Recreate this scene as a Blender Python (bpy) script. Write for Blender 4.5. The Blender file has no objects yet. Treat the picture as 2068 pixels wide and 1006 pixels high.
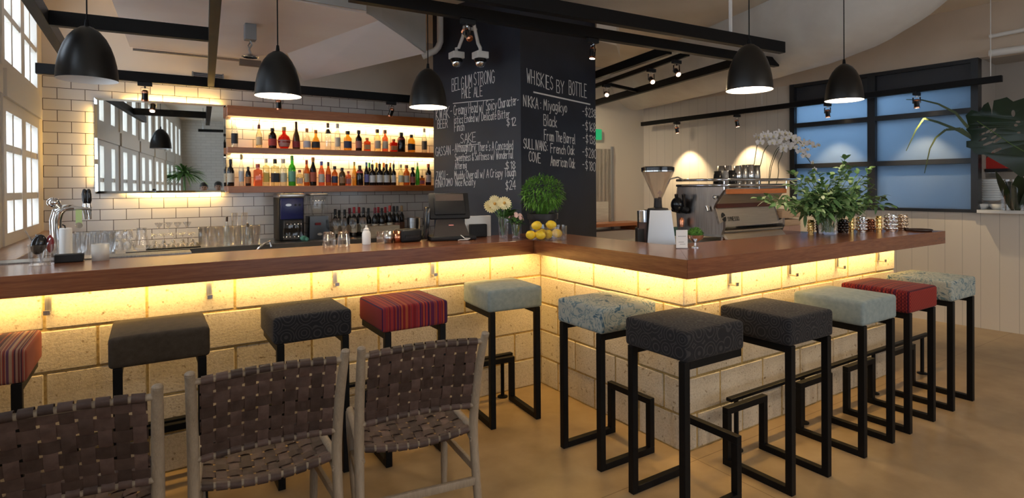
import bpy, bmesh, math, random
import numpy as np
from mathutils import Vector, Matrix
random.seed(7)
S = bpy.context.scene
COL = S.collection
PI = math.pi
# ------------------------------------------------------------------ camera
IW, IH = 2068, 1006
FPX, U0, V0 = 1150.31, 1056.93, 384.9
YAW, PITCH, ROLL, CH = .5812, -.007, -.0069, 1.4578
_c, _s = math.cos(YAW), math.sin(YAW)
_R = Vector((_c, -_s, 0)); _F = Vector((_s, _c, 0)); _U = Vector((0, 0, 1))
F2 = math.cos(PITCH)*_F + math.sin(PITCH)*_U
U2 = -math.sin(PITCH)*_F + math.cos(PITCH)*_U
R3 = math.cos(ROLL)*_R + math.sin(ROLL)*U2
U3 = -math.sin(ROLL)*_R + math.cos(ROLL)*U2
CAM = Vector((0, 0, CH))
cd = bpy.data.cameras.new('camera'); cam = bpy.data.objects.new('camera', cd); COL.objects.link(cam)
M = Matrix((R3, U3, -F2)).transposed().to_4x4(); M.translation = CAM
cam.matrix_world = M
cd.sensor_fit = 'HORIZONTAL'; cd.sensor_width = 36; cd.lens = FPX/IW*36
cd.shift_x = -(U0-IW/2)/IW; cd.shift_y = -(IH/2-V0)/IW
cd.clip_start = .05
S.camera = cam
# ------------------------------------------------------------------ view, world, large lights
S.view_settings.view_transform = 'Standard'; S.view_settings.look = 'None'
S.view_settings.exposure = 0.5; S.view_settings.gamma = 1; S.view_settings.use_curve_mapping = False
W = bpy.data.worlds.new('world'); S.world = W; W.use_nodes = True
W.node_tree.nodes['Background'].inputs[0].default_value = (.72, .84, 1, 1)
W.node_tree.nodes['Background'].inputs[1].default_value = 0.6
S.cycles.transparent_max_bounces = 40

def lamp(name, kind, loc, energy, color, target=None, size=None, size_y=None, spot=None, blend=.4, radius=.05):
    L = bpy.data.lights.new(name, kind); o = bpy.data.objects.new(name, L); COL.objects.link(o)
    L.energy = energy; L.color = color; o.location = loc
    if kind == 'AREA':
        L.shape = 'RECTANGLE'; L.size = size; L.size_y = size_y or size
    elif kind == 'SPOT':
        L.spot_size = spot; L.spot_blend = blend; L.shadow_soft_size = radius
    else: L.shadow_soft_size = radius
    if target is not None:
        d = Vector(target)-Vector(loc)
        o.rotation_euler = d.to_track_quat('-Z', 'Y').to_euler()
    return o
def strip(name, a, b, w, energy, color, aim):
    """long thin area lamp from a to b shining towards direction aim"""
    a, b, aim = Vector(a), Vector(b), Vector(aim).normalized()
    x = (b-a).normalized(); z = -(aim-aim.dot(x)*x).normalized(); y = z.cross(x)
    L = bpy.data.lights.new(name, 'AREA'); o = bpy.data.objects.new(name, L); COL.objects.link(o)
    L.shape = 'RECTANGLE'; L.size = (b-a).length; L.size_y = w; L.energy = energy; L.color = color
    m = Matrix((x, y, z)).transposed().to_4x4(); m.translation = (a+b)/2; o.matrix_world = m
    return o
DAY = (.78, .88, 1); WARM = (1, .74, .42); LEDC = (1, .60, .16)
# daylight outside the window wall on the left, and outside the glazed rear of the room
lamp('daylight_side', 'AREA', (-1.5, 1.2, 1.9), 270, DAY, (5, 1.2, 1.2), 9.5, 2.4)
lamp('daylight_rear', 'AREA', (3.2, -4.6, 1.7), 50, (.86, .93, 1), (3.2, 5, 1.2), 5.5, 2.2)
# LED strips under the counter edge, under the shelves and behind the mirror
XI, YI, YO, OV, ZB, ZT = 2.4145, 3.4494, 2.102, .1911, .9911, 1.0878
XE = 4.80
strip('counter_led', (-1.9, YI-.07, ZB-.012), (XI-.12, YI-.07, ZB-.012), .03, 14, LEDC, (0, .55, -1))
strip('counter_led', (XI-.07, YI-.1, ZB-.012), (XI-.07, YO-.02, ZB-.012), .03, 6, LEDC, (.55, 0, -1))
strip('counter_led', (XI, YO-.07, ZB-.012), (XE+.05, YO-.07, ZB-.012), .03, 9.5, LEDC, (0, .55, -1))
# ------------------------------------------------------------------ helpers
def ray(u, v): return F2+(u-U0)/FPX*R3-(v-V0)/FPX*U3
def P(u, v, X=None, Y=None, Z=None):
    r = ray(u, v)
    t = X/r.x if X is not None else Y/r.y if Y is not None else (Z-CH)/r.z
    return CAM+t*r
WALL0 = Vector((6.98, 2.4, 0)); WN = Vector((-1, -.087, 0)).normalized(); WT = Vector((-WN.y, WN.x, 0))  # right wall: normal into room
if WT.y > 0: WT = -WT                                           # WT runs towards the camera along the right wall
def PW(u, v, off=0):
    r = ray(u, v); t = ((WALL0+WN*off-CAM).dot(WN))/r.dot(WN); return CAM+t*r
def PP(u, v, P0, n):
    r = ray(u, v); return CAM+r*((P0-CAM).dot(n)/r.dot(n))

class MB:
    def __init__(s): s.bm = bmesh.new()
    def face(s, pts):
        vs = [s.bm.verts.new(p) for p in pts]; return s.bm.faces.new(vs)
    def box(s, c, d, rot=None, bev=0, seg=2):
        m = Matrix.LocRotScale(Vector(c), rot, Vector(d))
        t = bmesh.new(); bmesh.ops.create_cube(t, size=1, matrix=m)
        if bev: bmesh.ops.bevel(t, geom=t.edges[:], offset=bev, segments=seg, profile=.5, affect='EDGES')
        s.merge(t); return s
    def bb(s, a, b, bev=0, seg=2):
        a, b = Vector(a), Vector(b); d = b-a
        return s.box((a+b)/2, (abs(d.x), abs(d.y), abs(d.z)), None, bev, seg)
    def bar(s, a, b, w, hh=None, up=(0, 0, 1), bev=0):
        a, b = Vector(a), Vector(b); hh = hh or w
        y = (b-a).normalized(); up = Vector(up)
        if abs(y.dot(up)) > .99: up = Vector((0, 1, 0))
        x = y.cross(up).normalized(); z = x.cross(y)
        t = bmesh.new(); bmesh.ops.create_cube(t, size=1)
        m = Matrix((x*w, y*(b-a).length, z*hh)).transposed().to_4x4(); m.translation = (a+b)/2
        bmesh.ops.transform(t, matrix=m, verts=t.verts[:])
        if bev: bmesh.ops.bevel(t, geom=t.edges[:], offset=bev, segments=2, profile=.5, affect='EDGES')
        s.merge(t); return s
    def merge(s, t):
        me = bpy.data.meshes.new('tmp'); t.to_mesh(me); t.free(); s.bm.from_mesh(me); bpy.data.meshes.remove(me)
    def tube(s, path, r, n=8, cap=True):
        path = [Vector(p) for p in path]; k = len(path)
        rs = r if isinstance(r, (list, tuple)) else [r]*k
        rings = []; pn = None
        for i in range(k):
            d = (path[min(i+1, k-1)]-path[max(i-1, 0)]).normalized()
            if pn is None:
                pn = d.orthogonal().normalized()
            pn = (pn-d*pn.dot(d)).normalized(); q = d.cross(pn)
            rings.append([s.bm.verts.new(path[i]+rs[i]*(math.cos(2*PI*j/n)*pn+math.sin(2*PI*j/n)*q)) for j in range(n)])
        for i in range(k-1):
            for j in range(n):
                s.bm.faces.new((rings[i][j], rings[i][(j+1) % n], rings[i+1][(j+1) % n], rings[i+1][j]))
        if cap:
            s.bm.faces.new(rings[0][::-1]); s.bm.faces.new(rings[-1])
        return s
    def lathe(s, prof, c=(0, 0, 0), n=20, sq=None, sx=1, sy=1):
        """prof: (r,z) list; sq>0 squares the section"""
        c = Vector(c); rings = []
        for r, z in prof:
            if r < 1e-5: rings.append([s.bm.verts.new(c+Vector((0, 0, z)))]); continue
            ring = []
            for j in range(n):
                a = 2*PI*(j+.5)/n; x, y = math.cos(a), math.sin(a)
                if sq:
                    k = (abs(x)**sq+abs(y)**sq)**(-1/sq); x, y = x*k, y*k
                ring.append(s.bm.verts.new(c+Vector((r*x*sx, r*y*sy, z))))
            rings.append(ring)
        for A, B in zip(rings, rings[1:]):
            if len(A) == 1 and len(B) == 1: continue
            for j in range(n):
                j2 = (j+1) % n
                if len(A) == 1: s.bm.faces.new((A[0], B[j2], B[j]))
                elif len(B) == 1: s.bm.faces.new((A[j], A[j2], B[0]))
                else: s.bm.faces.new((A[j], A[j2], B[j2], B[j]))
        return s
    def ball(s, c, r, n=12, sx=1, sy=1, sz=1, rot=None):
        t = bmesh.new(); bmesh.ops.create_uvsphere(t, u_segments=n, v_segments=max(6, n//2+2), radius=r)
        m = Matrix.LocRotScale(Vector(c), rot, Vector((sx, sy, sz)))
        bmesh.ops.transform(t, matrix=m, verts=t.verts[:]); s.merge(t); return s
    def prism(s, pts, d):
        """closed polygon pts extruded by vector d"""
        d = Vector(d); A = [s.bm.verts.new(Vector(p)) for p in pts]; B = [s.bm.verts.new(Vector(p)+d) for p in pts]
        k = len(pts); s.bm.faces.new(A[::-1]); s.bm.faces.new(B)
        for i in range(k): s.bm.faces.new((A[i], A[(i+1) % k], B[(i+1) % k], B[i]))
        return s
    def ribbon(s, path, wv, th=0):
        """strip along path; wv: half-width vector or list"""
        path = [Vector(p) for p in path]; L = []
        for i, p in enumerate(path):
            w = Vector(wv[i]) if isinstance(wv, list) else Vector(wv)
            L.append((s.bm.verts.new(p-w), s.bm.verts.new(p+w)))
        for (a, b), (c, d) in zip(L, L[1:]): s.bm.faces.new((a, b, d, c))
        return s
    def xf(s, m): bmesh.ops.transform(s.bm, matrix=m, verts=s.bm.verts[:]); return s
    def build(s, name, mat=None, parent=None, smooth=None, origin=True, loc=None, label=None):
        bm = s.bm
        if bm.faces: bmesh.ops.recalc_face_normals(bm, faces=bm.faces[:])
        me = bpy.data.meshes.new(name)
        off = Vector((0, 0, 0))
        if parent is None and origin and loc is None:
            vs = bm.verts; xs = [v.co.x for v in vs]; ys = [v.co.y for v in vs]; zs = [v.co.z for v in vs]
            off = Vector(((min(xs)+max(xs))/2, (min(ys)+max(ys))/2, min(zs)))
            bmesh.ops.translate(bm, verts=bm.verts[:], vec=-off)
        bm.to_mesh(me); bm.free()
        if mat: me.materials.append(mat)
        o = bpy.data.objects.new(name, me); COL.objects.link(o)
        if loc is not None: o.location = loc
        else: o.location = off
        if smooth is None or smooth:
            me.shade_smooth()
            if smooth is None:
                me.set_sharp_from_angle(angle=math.radians(38))
        if parent: o.parent = parent
        if label: o['label'] = label
        return o
def tag(o, label, cat, group=None, kind=None):
    o['label'] = label; o['category'] = cat
    if group: o['group'] = group
    if kind: o['kind'] = kind
    return o
def thing(name, label, cat, loc=(0, 0, 0), rotz=0, group=None):
    o = bpy.data.objects.new(name, None); COL.objects.link(o); o.empty_display_size = .1
    o.location = loc; o.rotation_euler = (0, 0, rotz)
    return tag(o, label, cat, group)
def struct(mb, name, mat, label=None, **k):
    o = mb.build(name, mat, **k); o['kind'] = 'structure'
    if label: o['label'] = label
    return o
def inst(me_obj, name, parent=None, loc=(0, 0, 0), rotz=0):
    o = me_obj.copy(); COL.objects.link(o); o.parent = parent; o.location = loc; o.rotation_euler = (0, 0, rotz); return o
# ------------------------------------------------------------------ materials
def newmat(name):
    m = bpy.data.materials.new(name); m.use_nodes = True; nt = m.node_tree
    return m, nt, nt.nodes['Principled BSDF']
def simple(name, col, rough=.5, metal=0, spec=.5, emis=None, es=0, coat=0, sheen=0):
    m, nt, b = newmat(name)
    b.inputs['Base Color'].default_value = (*col, 1); b.inputs['Roughness'].default_value = rough
    b.inputs['Metallic'].default_value = metal; b.inputs['Specular IOR Level'].default_value = spec
    b.inputs['Coat Weight'].default_value = coat; b.inputs['Sheen Weight'].default_value = sheen
    if emis: b.inputs['Emission Color'].default_value = (*emis, 1); b.inputs['Emission Strength'].default_value = es
    return m
def N(nt, t, **k):
    n = nt.nodes.new(t)
    for a, v in k.items(): setattr(n, a, v)
    return n
def coords(nt, kind, scale=(1, 1, 1), loc=(0, 0, 0), rot=(0, 0, 0)):
    mp = N(nt, 'ShaderNodeMapping'); mp.inputs['Scale'].default_value = scale; mp.inputs['Location'].default_value = loc; mp.inputs['Rotation'].default_value = rot
    if kind == 'World': g = N(nt, 'ShaderNodeNewGeometry'); nt.links.new(g.outputs['Position'], mp.inputs[0])
    else: g = N(nt, 'ShaderNodeTexCoord'); nt.links.new(g.outputs[kind], mp.inputs[0])
    return mp.outputs[0]
def noise(nt, vec, scale, detail=3, rough=.5, dist=0):
    n = N(nt, 'ShaderNodeTexNoise'); n.inputs['Scale'].default_value = scale; n.inputs['Detail'].default_value = detail
    n.inputs['Roughness'].default_value = rough; n.inputs['Distortion'].default_value = dist
    nt.links.new(vec, n.inputs['Vector']); return n.outputs['Fac']
def ramp(nt, fac, stops, interp='LINEAR'):
    r = N(nt, 'ShaderNodeValToRGB'); e = r.color_ramp.elements; r.color_ramp.interpolation = interp
    while len(e) < len(stops): e.new(.5)
    for i, (p, c) in enumerate(stops): e[i].position = p; e[i].color = (*c, 1)
    nt.links.new(fac, r.inputs[0]); return r.outputs[0]
def bump(nt, b, hgt, strength=.3, dist=.01):
    n = N(nt, 'ShaderNodeBump'); n.inputs['Strength'].default_value = strength; n.inputs['Distance'].default_value = dist
    nt.links.new(hgt, n.inputs['Height']); nt.links.new(n.outputs[0], b.inputs['Normal'])
def mix(nt, fac, a, b_, bt='MIX'):
    n = N(nt, 'ShaderNodeMix', data_type='RGBA', blend_type=bt)
    for s_, v in (('Factor', fac), ('A', a), ('B', b_)):
        sock = [i for i in n.inputs if i.name == s_ and (i.type == 'RGBA' if s_ != 'Factor' else i.type == 'VALUE')][0]
        if isinstance(v, (int, float)): sock.default_value = v
        elif isinstance(v, tuple): sock.default_value = (*v, 1)
        else: nt.links.new(v, sock)
    return [o for o in n.outputs if o.type == 'RGBA'][0]
def mottled(name, c1, c2, scale=8, rough=.6, kind='Object', stretch=(1, 1, 1), bs=0, bd=.004, metal=0, spec=.5, coat=0, detail=4, lo=.3, hi=.7, rot=(0, 0, 0)):
    m, nt, b = newmat(name); v = coords(nt, kind, stretch, rot=rot); f = noise(nt, v, scale, detail)
    nt.links.new(ramp(nt, f, [(lo, c1), (hi, c2)]), b.inputs['Base Color'])
    b.inputs['Roughness'].default_value = rough; b.inputs['Metallic'].default_value = metal; b.inputs['Specular IOR Level'].default_value = spec; b.inputs['Coat Weight'].default_value = coat
    if bs: bump(nt, b, f, bs, bd)
    return m
def glassy(name, tint=(1, 1, 1), gloss=.12, rough=.02, body=0, bodycol=(.9, .9, .9)):
    """thin clear glass: see-through with a fresnel sheen"""
    m = bpy.data.materials.new(name); m.use_nodes = True; nt = m.node_tree; nt.nodes.clear()
    out = N(nt, 'ShaderNodeOutputMaterial'); tr = N(nt, 'ShaderNodeBsdfTransparent'); gl = N(nt, 'ShaderNodeBsdfGlossy')
    tr.inputs[0].default_value = (*tint, 1); gl.inputs['Roughness'].default_value = rough; gl.inputs[0].default_value = (1, 1, 1, 1)
    lw = N(nt, 'ShaderNodeLayerWeight'); lw.inputs[0].default_value = .35
    mr = N(nt, 'ShaderNodeMapRange'); mr.inputs[3].default_value = gloss*.35; mr.inputs[4].default_value = min(.6, gloss*3.2)
    nt.links.new(lw.outputs['Fresnel'], mr.inputs[0])
    mx = N(nt, 'ShaderNodeMixShader'); nt.links.new(mr.outputs[0], mx.inputs[0]); nt.links.new(tr.outputs[0], mx.inputs[1]); nt.links.new(gl.outputs[0], mx.inputs[2])
    last = mx.outputs[0]
    if body:
        df = N(nt, 'ShaderNodeBsdfDiffuse'); df.inputs[0].default_value = (*bodycol, 1)
        m2 = N(nt, 'ShaderNodeMixShader'); m2.inputs[0].default_value = body
        nt.links.new(last, m2.inputs[1]); nt.links.new(df.outputs[0], m2.inputs[2]); last = m2.outputs[0]
    nt.links.new(last, out.inputs[0]); return m
def wood(name, dark, light, grain=(1, 14, 14), scale=3, rough=.3, coat=.3, kind='World', spec=.5):
    m, nt, b = newmat(name); v = coords(nt, kind, grain)
    f = noise(nt, v, scale, 6, .6, .6); f2 = noise(nt, v, scale*6, 3, .5)
    c = ramp(nt, f, [(.25, dark), (.5, tuple((a+b_)/2 for a, b_ in zip(dark, light))), (.75, light)])
    c = mix(nt, .35, c, ramp(nt, f2, [(.3, dark), (.7, light)]))
    nt.links.new(c, b.inputs['Base Color']); b.inputs['Roughness'].default_value = rough; b.inputs['Coat Weight'].default_value = coat
    b.inputs['Coat Roughness'].default_value = .15; b.inputs['Specular IOR Level'].default_value = spec
    bump(nt, b, f2, .08, .002); return m
MT = {}
MT['counter_x'] = wood('counter_wood_long', (.115, .032, .012), (.27, .095, .035), (.8, 12, 12), 2.5, .27, .25)
MT['counter_y'] = wood('counter_wood_cross', (.115, .032, .012), (.27, .095, .035), (12, .8, 12), 2.5, .27, .25)
MT['shelf'] = wood('shelf_wood', (.30, .085, .02), (.56, .19, .052), (1, 14, 14), 3, .35, .2)
MT['sill'] = wood('sill_wood', (.22, .10, .045), (.40, .21, .10), (14, 1, 14), 3, .35, .2)
MT['teak'] = wood('weathered_teak', (.20, .155, .11), (.35, .28, .205), (10, 10, 1.2), 5, .6, 0, 'Object')
MT['black'] = simple('black_powder_coat', (.004, .004, .0045), .45, 0, .16)
MT['blackgloss'] = simple('black_gloss', (.01, .01, .011), .15)
MT['blackmat'] = simple('black_matte', (.010, .010, .011), .55, 0, .35)
MT['beam'] = simple('black_steel_beam', (.005, .0045, .0045), .5, 0, .2)
MT['lampout'] = simple('black_satin_lacquer', (.006, .0055, .005), .36, 0, .42)
MT['lampin'] = simple('white_lamp_lining', (.85, .83, .80), .4)
MT['steel'] = mottled('brushed_steel', (.50, .50, .50), (.66, .66, .66), 6, .28, 'Object', (1, 1, 40), 0, metal=1)
MT['darksteel'] = mottled('worn_steel', (.30, .29, .28), (.45, .44, .42), 9, .35, 'Object', (30, 1, 1), 0, metal=1)
MT['chrome'] = simple('chrome', (.75, .75, .76), .06, 1)
MT['copper'] = simple('copper', (.72, .30, .17), .2, 1)
MT['gold'] = simple('hammered_gold', (.85, .58, .22), .15, 1)
MT['silver'] = simple('hammered_silver', (.8, .8, .82), .12, 1)
MT['white'] = simple('white_paint', (.78, .76, .72), .5)
MT['whitegl'] = simple('white_gloss', (.85, .85, .83), .25)
MT['frame'] = simple('cream_window_paint', (.72, .66, .57), .45)
MT['glass'] = glassy('clear_glass', (.997, .998, .998), .14)
MT['glassthin'] = glassy('window_glass', (.96, .98, 1), .05)
MT['tumbler'] = glassy('drinking_glass', (.998, .999, .999), .12, .03)
MT['frost'] = glassy('frosted_glass', (.9, .9, .88), .08, .3, .55, (.9, .88, .82))
MT['mirror'] = simple('mirror_silvering', (.80, .84, .84), .015, 1)
MT['led'] = simple('led_strip', (1, .8, .5), .5, emis=(1, .70, .28), es=6)
MT['bulb'] = simple('lit_bulb', (1, .9, .8), .5, emis=(1, .86, .66), es=18)
MT['spotlens'] = simple('lit_spot_lens', (1, .9, .8), .5, emis=(1, .80, .55), es=14)
MT['offbulb'] = simple('unlit_bulb', (.85, .85, .88), .3)
MT['paper'] = simple('white_paper', (.82, .81, .79), .7)
MT['chalk'] = simple('white_chalk_paint', (.80, .78, .74), .9, spec=.1)
MT['plastic'] = simple('grey_plastic', (.25, .25, .25), .5)
MT['leaf'] = mottled('green_leaf', (.035, .11, .02), (.12, .26, .06), 14, .45, 'Object')
MT['leafdark'] = mottled('dark_glossy_leaf', (.006, .020, .008), (.012, .038, .014), 5, .3, 'Object')
MT['leafpale'] = mottled('pale_green_leaf', (.07, .17, .05), (.26, .36, .16), 10, .5, 'Object')
MT['stem'] = simple('green_stem', (.10, .18, .05), .5)
# ------------------------------------------------------------------ room shell
XL, YB, ZC = -.785, 6.56, 3.25
YR = -4.2                                  # rear wall behind the camera
# floor
m, nt, b = newmat('polished_concrete'); v = coords(nt, 'World')
f1 = noise(nt, v, .8, 5, .55); f2 = noise(nt, v, 5, 5, .6); f3 = noise(nt, v, 45, 3, .6)
c = ramp(nt, f1, [(.3, (.215, .147, .080)), (.7, (.33, .242, .142))])
c = mix(nt, .45, c, ramp(nt, f2, [(.3, (.185, .125, .07)), (.7, (.36, .27, .165))]))
# saw cuts in the slab
br = N(nt, 'ShaderNodeTexBrick'); br.offset = 0; br.inputs['Scale'].default_value = 1
br.inputs['Brick Width'].default_value = 3.2; br.inputs['Row Height'].default_value = 3.4; br.inputs['Mortar Size'].default_value = .003
br.inputs['Color1'].default_value = br.inputs['Color2'].default_value = (1, 1, 1, 1); br.inputs['Mortar'].default_value = (.55, .5, .45, 1)
nt.links.new(coords(nt, 'World', loc=(-2.42, -2.02, 0)), br.inputs[0])
c = mix(nt, 1, c, br.outputs[0], 'MULTIPLY')
nt.links.new(c, b.inputs['Base Color']); b.inputs['Roughness'].default_value = .36
MT['floor'] = m
struct(MB().bb((XL-.3, YR-.2, -.15), (8.6, 8.2, 0)), 'floor', MT['floor'], 'worn beige polished concrete floor', smooth=False)
# ceiling
MT['ceiling'] = mottled('ceiling_plaster', (.76, .66, .53), (.84, .75, .63), 2.2, .8, 'World', bs=.15, bd=.01)
MT['slab'] = mottled('old_pinkish_plaster', (.80, .66, .58), (.88, .77, .69), 1.6, .8, 'World', bs=.25, bd=.01)
MT['ductgrey'] = mottled('grey_duct_board', (.36, .36, .35), (.44, .44, .43), 2, .6, 'World')
struct(MB().bb((XL-.3, YR-.2, ZC), (8.6, 8.2, ZC+.15)), 'ceiling', MT['ceiling'], 'high plaster ceiling', smooth=False)
# subway tile back wall (runs of 200 x 100 tiles)
m, nt, b = newmat('white_subway_tile')
g = N(nt, 'ShaderNodeNewGeometry'); sp = N(nt, 'ShaderNodeSeparateXYZ'); nt.links.new(g.outputs['Position'], sp.inputs[0])
cb = N(nt, 'ShaderNodeCombineXYZ'); nt.links.new(sp.outputs[0], cb.inputs[0]); nt.links.new(sp.outputs[2], cb.inputs[1])
mp = N(nt, 'ShaderNodeMapping'); mp.inputs['Location'].default_value = (.782, -.072+.2, 0); nt.links.new(cb.outputs[0], mp.inputs[0])
br = N(nt, 'ShaderNodeTexBrick'); br.offset = .5; br.inputs['Scale'].default_value = 1; br.inputs['Brick Width'].default_value = .2; br.inputs['Row Height'].default_value = .1
br.inputs['Mortar Size'].default_value = .0028; br.inputs['Mortar Smooth'].default_value = .1; br.inputs['Bias'].default_value = 0
br.inputs['Color1'].default_value = (.74, .71, .67, 1); br.inputs['Color2'].default_value = (.68, .65, .61, 1); br.inputs['Mortar'].default_value = (.10, .08, .065, 1)
nt.links.new(mp.outputs[0], br.inputs[0]); nt.links.new(br.outputs['Color'], b.inputs['Base Color'])
b.inputs['Roughness'].default_value = .16
inv = N(nt, 'ShaderNodeMath', operation='SUBTRACT'); inv.inputs[0].default_value = 1; nt.links.new(br.outputs['Fac'], inv.inputs[1]); bump(nt, b, inv.outputs[0], .35, .003)
MT['tile'] = m
struct(MB().bb((XL-.3, YB+.004, 2.555), (4.3, YB+.15, ZC)), 'wall_back_upper', mottled('cream_plaster_band', (.66, .58, .48), (.74, .66, .56), 2, .7, 'World'), 'plain plaster band above the tiles', smooth=False)
struct(MB().bb((XL-.3, YB, 0), (4.3, YB+.15, 2.555)), 'wall_back', MT['tile'], 'white subway tile wall behind the bar', smooth=False)
# cream boarded walls on the right
m, nt, b = newmat('cream_boarding')
g = N(nt, 'ShaderNodeNewGeometry'); dt = N(nt, 'ShaderNodeVectorMath', operation='DOT_PRODUCT'); dt.inputs[1].default_value = WT; nt.links.new(g.outputs['Position'], dt.inputs[0])
md = N(nt, 'ShaderNodeMath', operation='PINGPONG'); md.inputs[1].default_value = .075; nt.links.new(dt.outputs['Value'], md.inputs[0])
gr = ramp(nt, md.outputs[0], [(0, (.62,)*3), (.0028, (1,)*3)])
nt.links.new(mix(nt, 1, (.66, .60, .52), gr, 'MULTIPLY'), b.inputs['Base Color']); b.inputs['Roughness'].default_value = .5
bump(nt, b, gr, .3, .003); MT['board'] = m
MT['upper'] = mottled('beige_plaster', (.58, .47, .36), (.66, .54, .42), 2, .8, 'World', bs=.1)
corner = WALL0+WT*(-(YB-2.4)/abs(WT.y))
# openings in the right wall: the black window and the pass-through
def wl(p): return (p-WALL0).dot(WT)                             # distance along right wall towards camera
def WP(s_, z, off=0): q = WALL0+WT*s_+WN*off; return Vector((q.x, q.y, z))
sw0, sw1 = wl(PW(1597, 300)), wl(PW(1977, 300)); zw0 = PW(1870, 427).z; zw1 = (PW(1600, 172).z+PW(1973, 117).z)/2
sc0 = wl(corner); sp1 = wl(PW(2068, 400))+1.4; zp0 = zw0+.032
zpan = zw1
def wbox(mb, s0, s1, z0, z1, d0=-.14, d1=0):
    pts = [WP(s0, z0, d0), WP(s1, z0, d0), WP(s1, z0, d1), WP(s0, z0, d1)]
    return mb.prism(pts, (0, 0, z1-z0))
w = MB(); wbox(w, sc0-.1, sw0, 0, zpan); wbox(w, sw0, sp1+3.6, 0, zw0); wbox(w, sp1, sp1+3.6, zw0, zpan)
struct(w, 'wall_right', MT['board'], 'cream vertical boarded wall on the right', smooth=False)
w = MB(); wbox(w, sc0-.1, sp1+3.6, zpan, ZC)
struct(w, 'wall_right_upper', MT['upper'], 'beige plaster above the boarded wall', smooth=False)
struct(MB().bb((4.3, YB, 0), (corner.x+.15, YB+.15, ZC)), 'wall_back_right', simple('cream_wall_paint', (.66, .60, .50), .6), 'cream painted back wall beyond the pillar', smooth=False)
# kitchen side of the pass-through: a shallow lit niche
w = MB(); wbox(w, sw1-.02, sp1+.1, zw0-.2, zpan+.2, -.75, -.70); wbox(w, sw1-.07, sw1-.02, zw0-.2, zpan+.2, -.72, -.14); wbox(w, sw1-.05, sp1+.1, zpan+.02, zpan+.07, -.72, -.14)
struct(w, 'wall_passage', simple('kitchen_wall', (.42, .36, .30), .6), 'beige wall inside the pass-through', smooth=False)
# rear wall and wall beyond
m, nt, b = newmat('white_painted_brick'); g = N(nt, 'ShaderNodeNewGeometry'); sp = N(nt, 'ShaderNodeSeparateXYZ'); nt.links.new(g.outputs['Position'], sp.inputs[0])
cb = N(nt, 'ShaderNodeCombineXYZ'); nt.links.new(sp.outputs[0], cb.inputs[0]); nt.links.new(sp.outputs[2], cb.inputs[1])
br = N(nt, 'ShaderNodeTexBrick'); br.inputs['Scale'].default_value = 1; br.inputs['Brick Width'].default_value = .23; br.inputs['Row Height'].default_value = .076; br.inputs['Mortar Size'].default_value = .006
br.inputs['Color1'].default_value = (.68, .67, .64, 1); br.inputs['Color2'].default_value = (.62, .61, .58, 1); br.inputs['Mortar'].default_value = (.52, .51, .49, 1)
nt.links.new(cb.outputs[0], br.inputs[0]); nt.links.new(br.outputs[0], b.inputs['Base Color']); b.inputs['Roughness'].default_value = .6
# rear wall leaves a glazed gap for the daylight between x .. x+5.4
w = MB(); w.bb((XL-.3, YR-.15, 0), (.9, YR, ZC)); w.bb((.9, YR-.15, 0), (6, YR, .5)); w.bb((.9, YR-.15, 2.7), (6, YR, ZC)); w.bb((6, YR-.15, 0), (8.6, YR, ZC))
struct(w, 'wall_rear', m, 'white painted brick wall at the far end of the room', smooth=False)
w = MB()
for x in (.93, 2.2, 3.45, 4.7, 5.97): w.bb((x-.03, YR-.10, .5), (x+.03, YR-.04, 2.7))
w.bb((.9, YR-.10, .5), (6, YR-.04, .56)).bb((.9, YR-.10, 2.64), (6, YR-.04, 2.7))
wr = struct(w, 'window_9', MT['blackmat'], 'black framed glazing in the rear wall', smooth=False)
g_ = MB().bb((.93, YR-.075, .53), (5.97, YR-.07, 2.67)).build('pane', MT['glassthin'], None, False, origin=False); g_.parent = wr; g_.matrix_parent_inverse = Matrix.Translation(-wr.location)
# bulkhead slab over the bar and the duct beside it
Q = lambda u, v, z: P(u, v, Z=z)
zs = 2.7
a0 = Vector((-.13, 6.04, zs)); a1 = Q(580, 108, zs); a2 = Q(768, 40, zs); a3 = Q(740, 28, zs)
slab = [a0, Vector((a1.x-.35, 6.0, zs)), a1, a2, a3, Vector((.5, 3.97, zs)), Vector((-.22, 3.97, zs))]
struct(MB().prism(slab, (0, 0, ZC-zs)), 'ceiling_bulkhead', MT['slab'], 'pinkish plaster bulkhead over the bar', smooth=False)
l2 = Q(857, 108, 2.6); l3 = Q(613, 164, 2.6)
w = MB(); top = ZC
A = [a2, l2, l3, a1]; B = [Vector((p.x, p.y, top)) for p in A]
w.face(A); [w.face((A[i], A[(i+1) % 4], B[(i+1) % 4], B[i])) for i in range(4)]
struct(w, 'ceiling_duct', mottled('lilac_lit_plaster', (.76, .71, .70), (.84, .79, .78), 1.4, .7, 'World', bs=.2), 'pale sloping underside beside the bulkhead', smooth=False)  # lilac cast of the light on this slope is put into its colour
w = MB(); w.bb((-.2, 3.955, zs+.004), (a3.x-.02, 3.968, ZC)); w.prism([a3+Vector((.0, -.012, .004)), a2+Vector((.01, -.012, .004)), l2+Vector((.012, -.01, .004)), l2+Vector((.012, -.01, .01)), a2+Vector((.0, .0, .01))], (0, 0, ZC-zs-.02))
struct(w, 'trim_bulkhead', MT['ductgrey'], 'grey boarded face of the bulkhead', smooth=False)
# big wrapped duct on the right
m = mottled('wrapped_duct_foil', (.52, .50, .47), (.66, .65, .63), 3.5, .45, 'World', (1, 1, 1), .5, .03)
ax = [Vector((6.6, 7.4, 3.16)), Vector((6.2, 5.6, 3.14)), Vector((5.75, 4.0, 3.12)), Vector((5.45, 2.95, 3.14)), Vector((5.36, 2.45, 3.26)), Vector((5.32, 2.1, 3.5)), Vector((5.3, 1.95, 3.9))]
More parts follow.
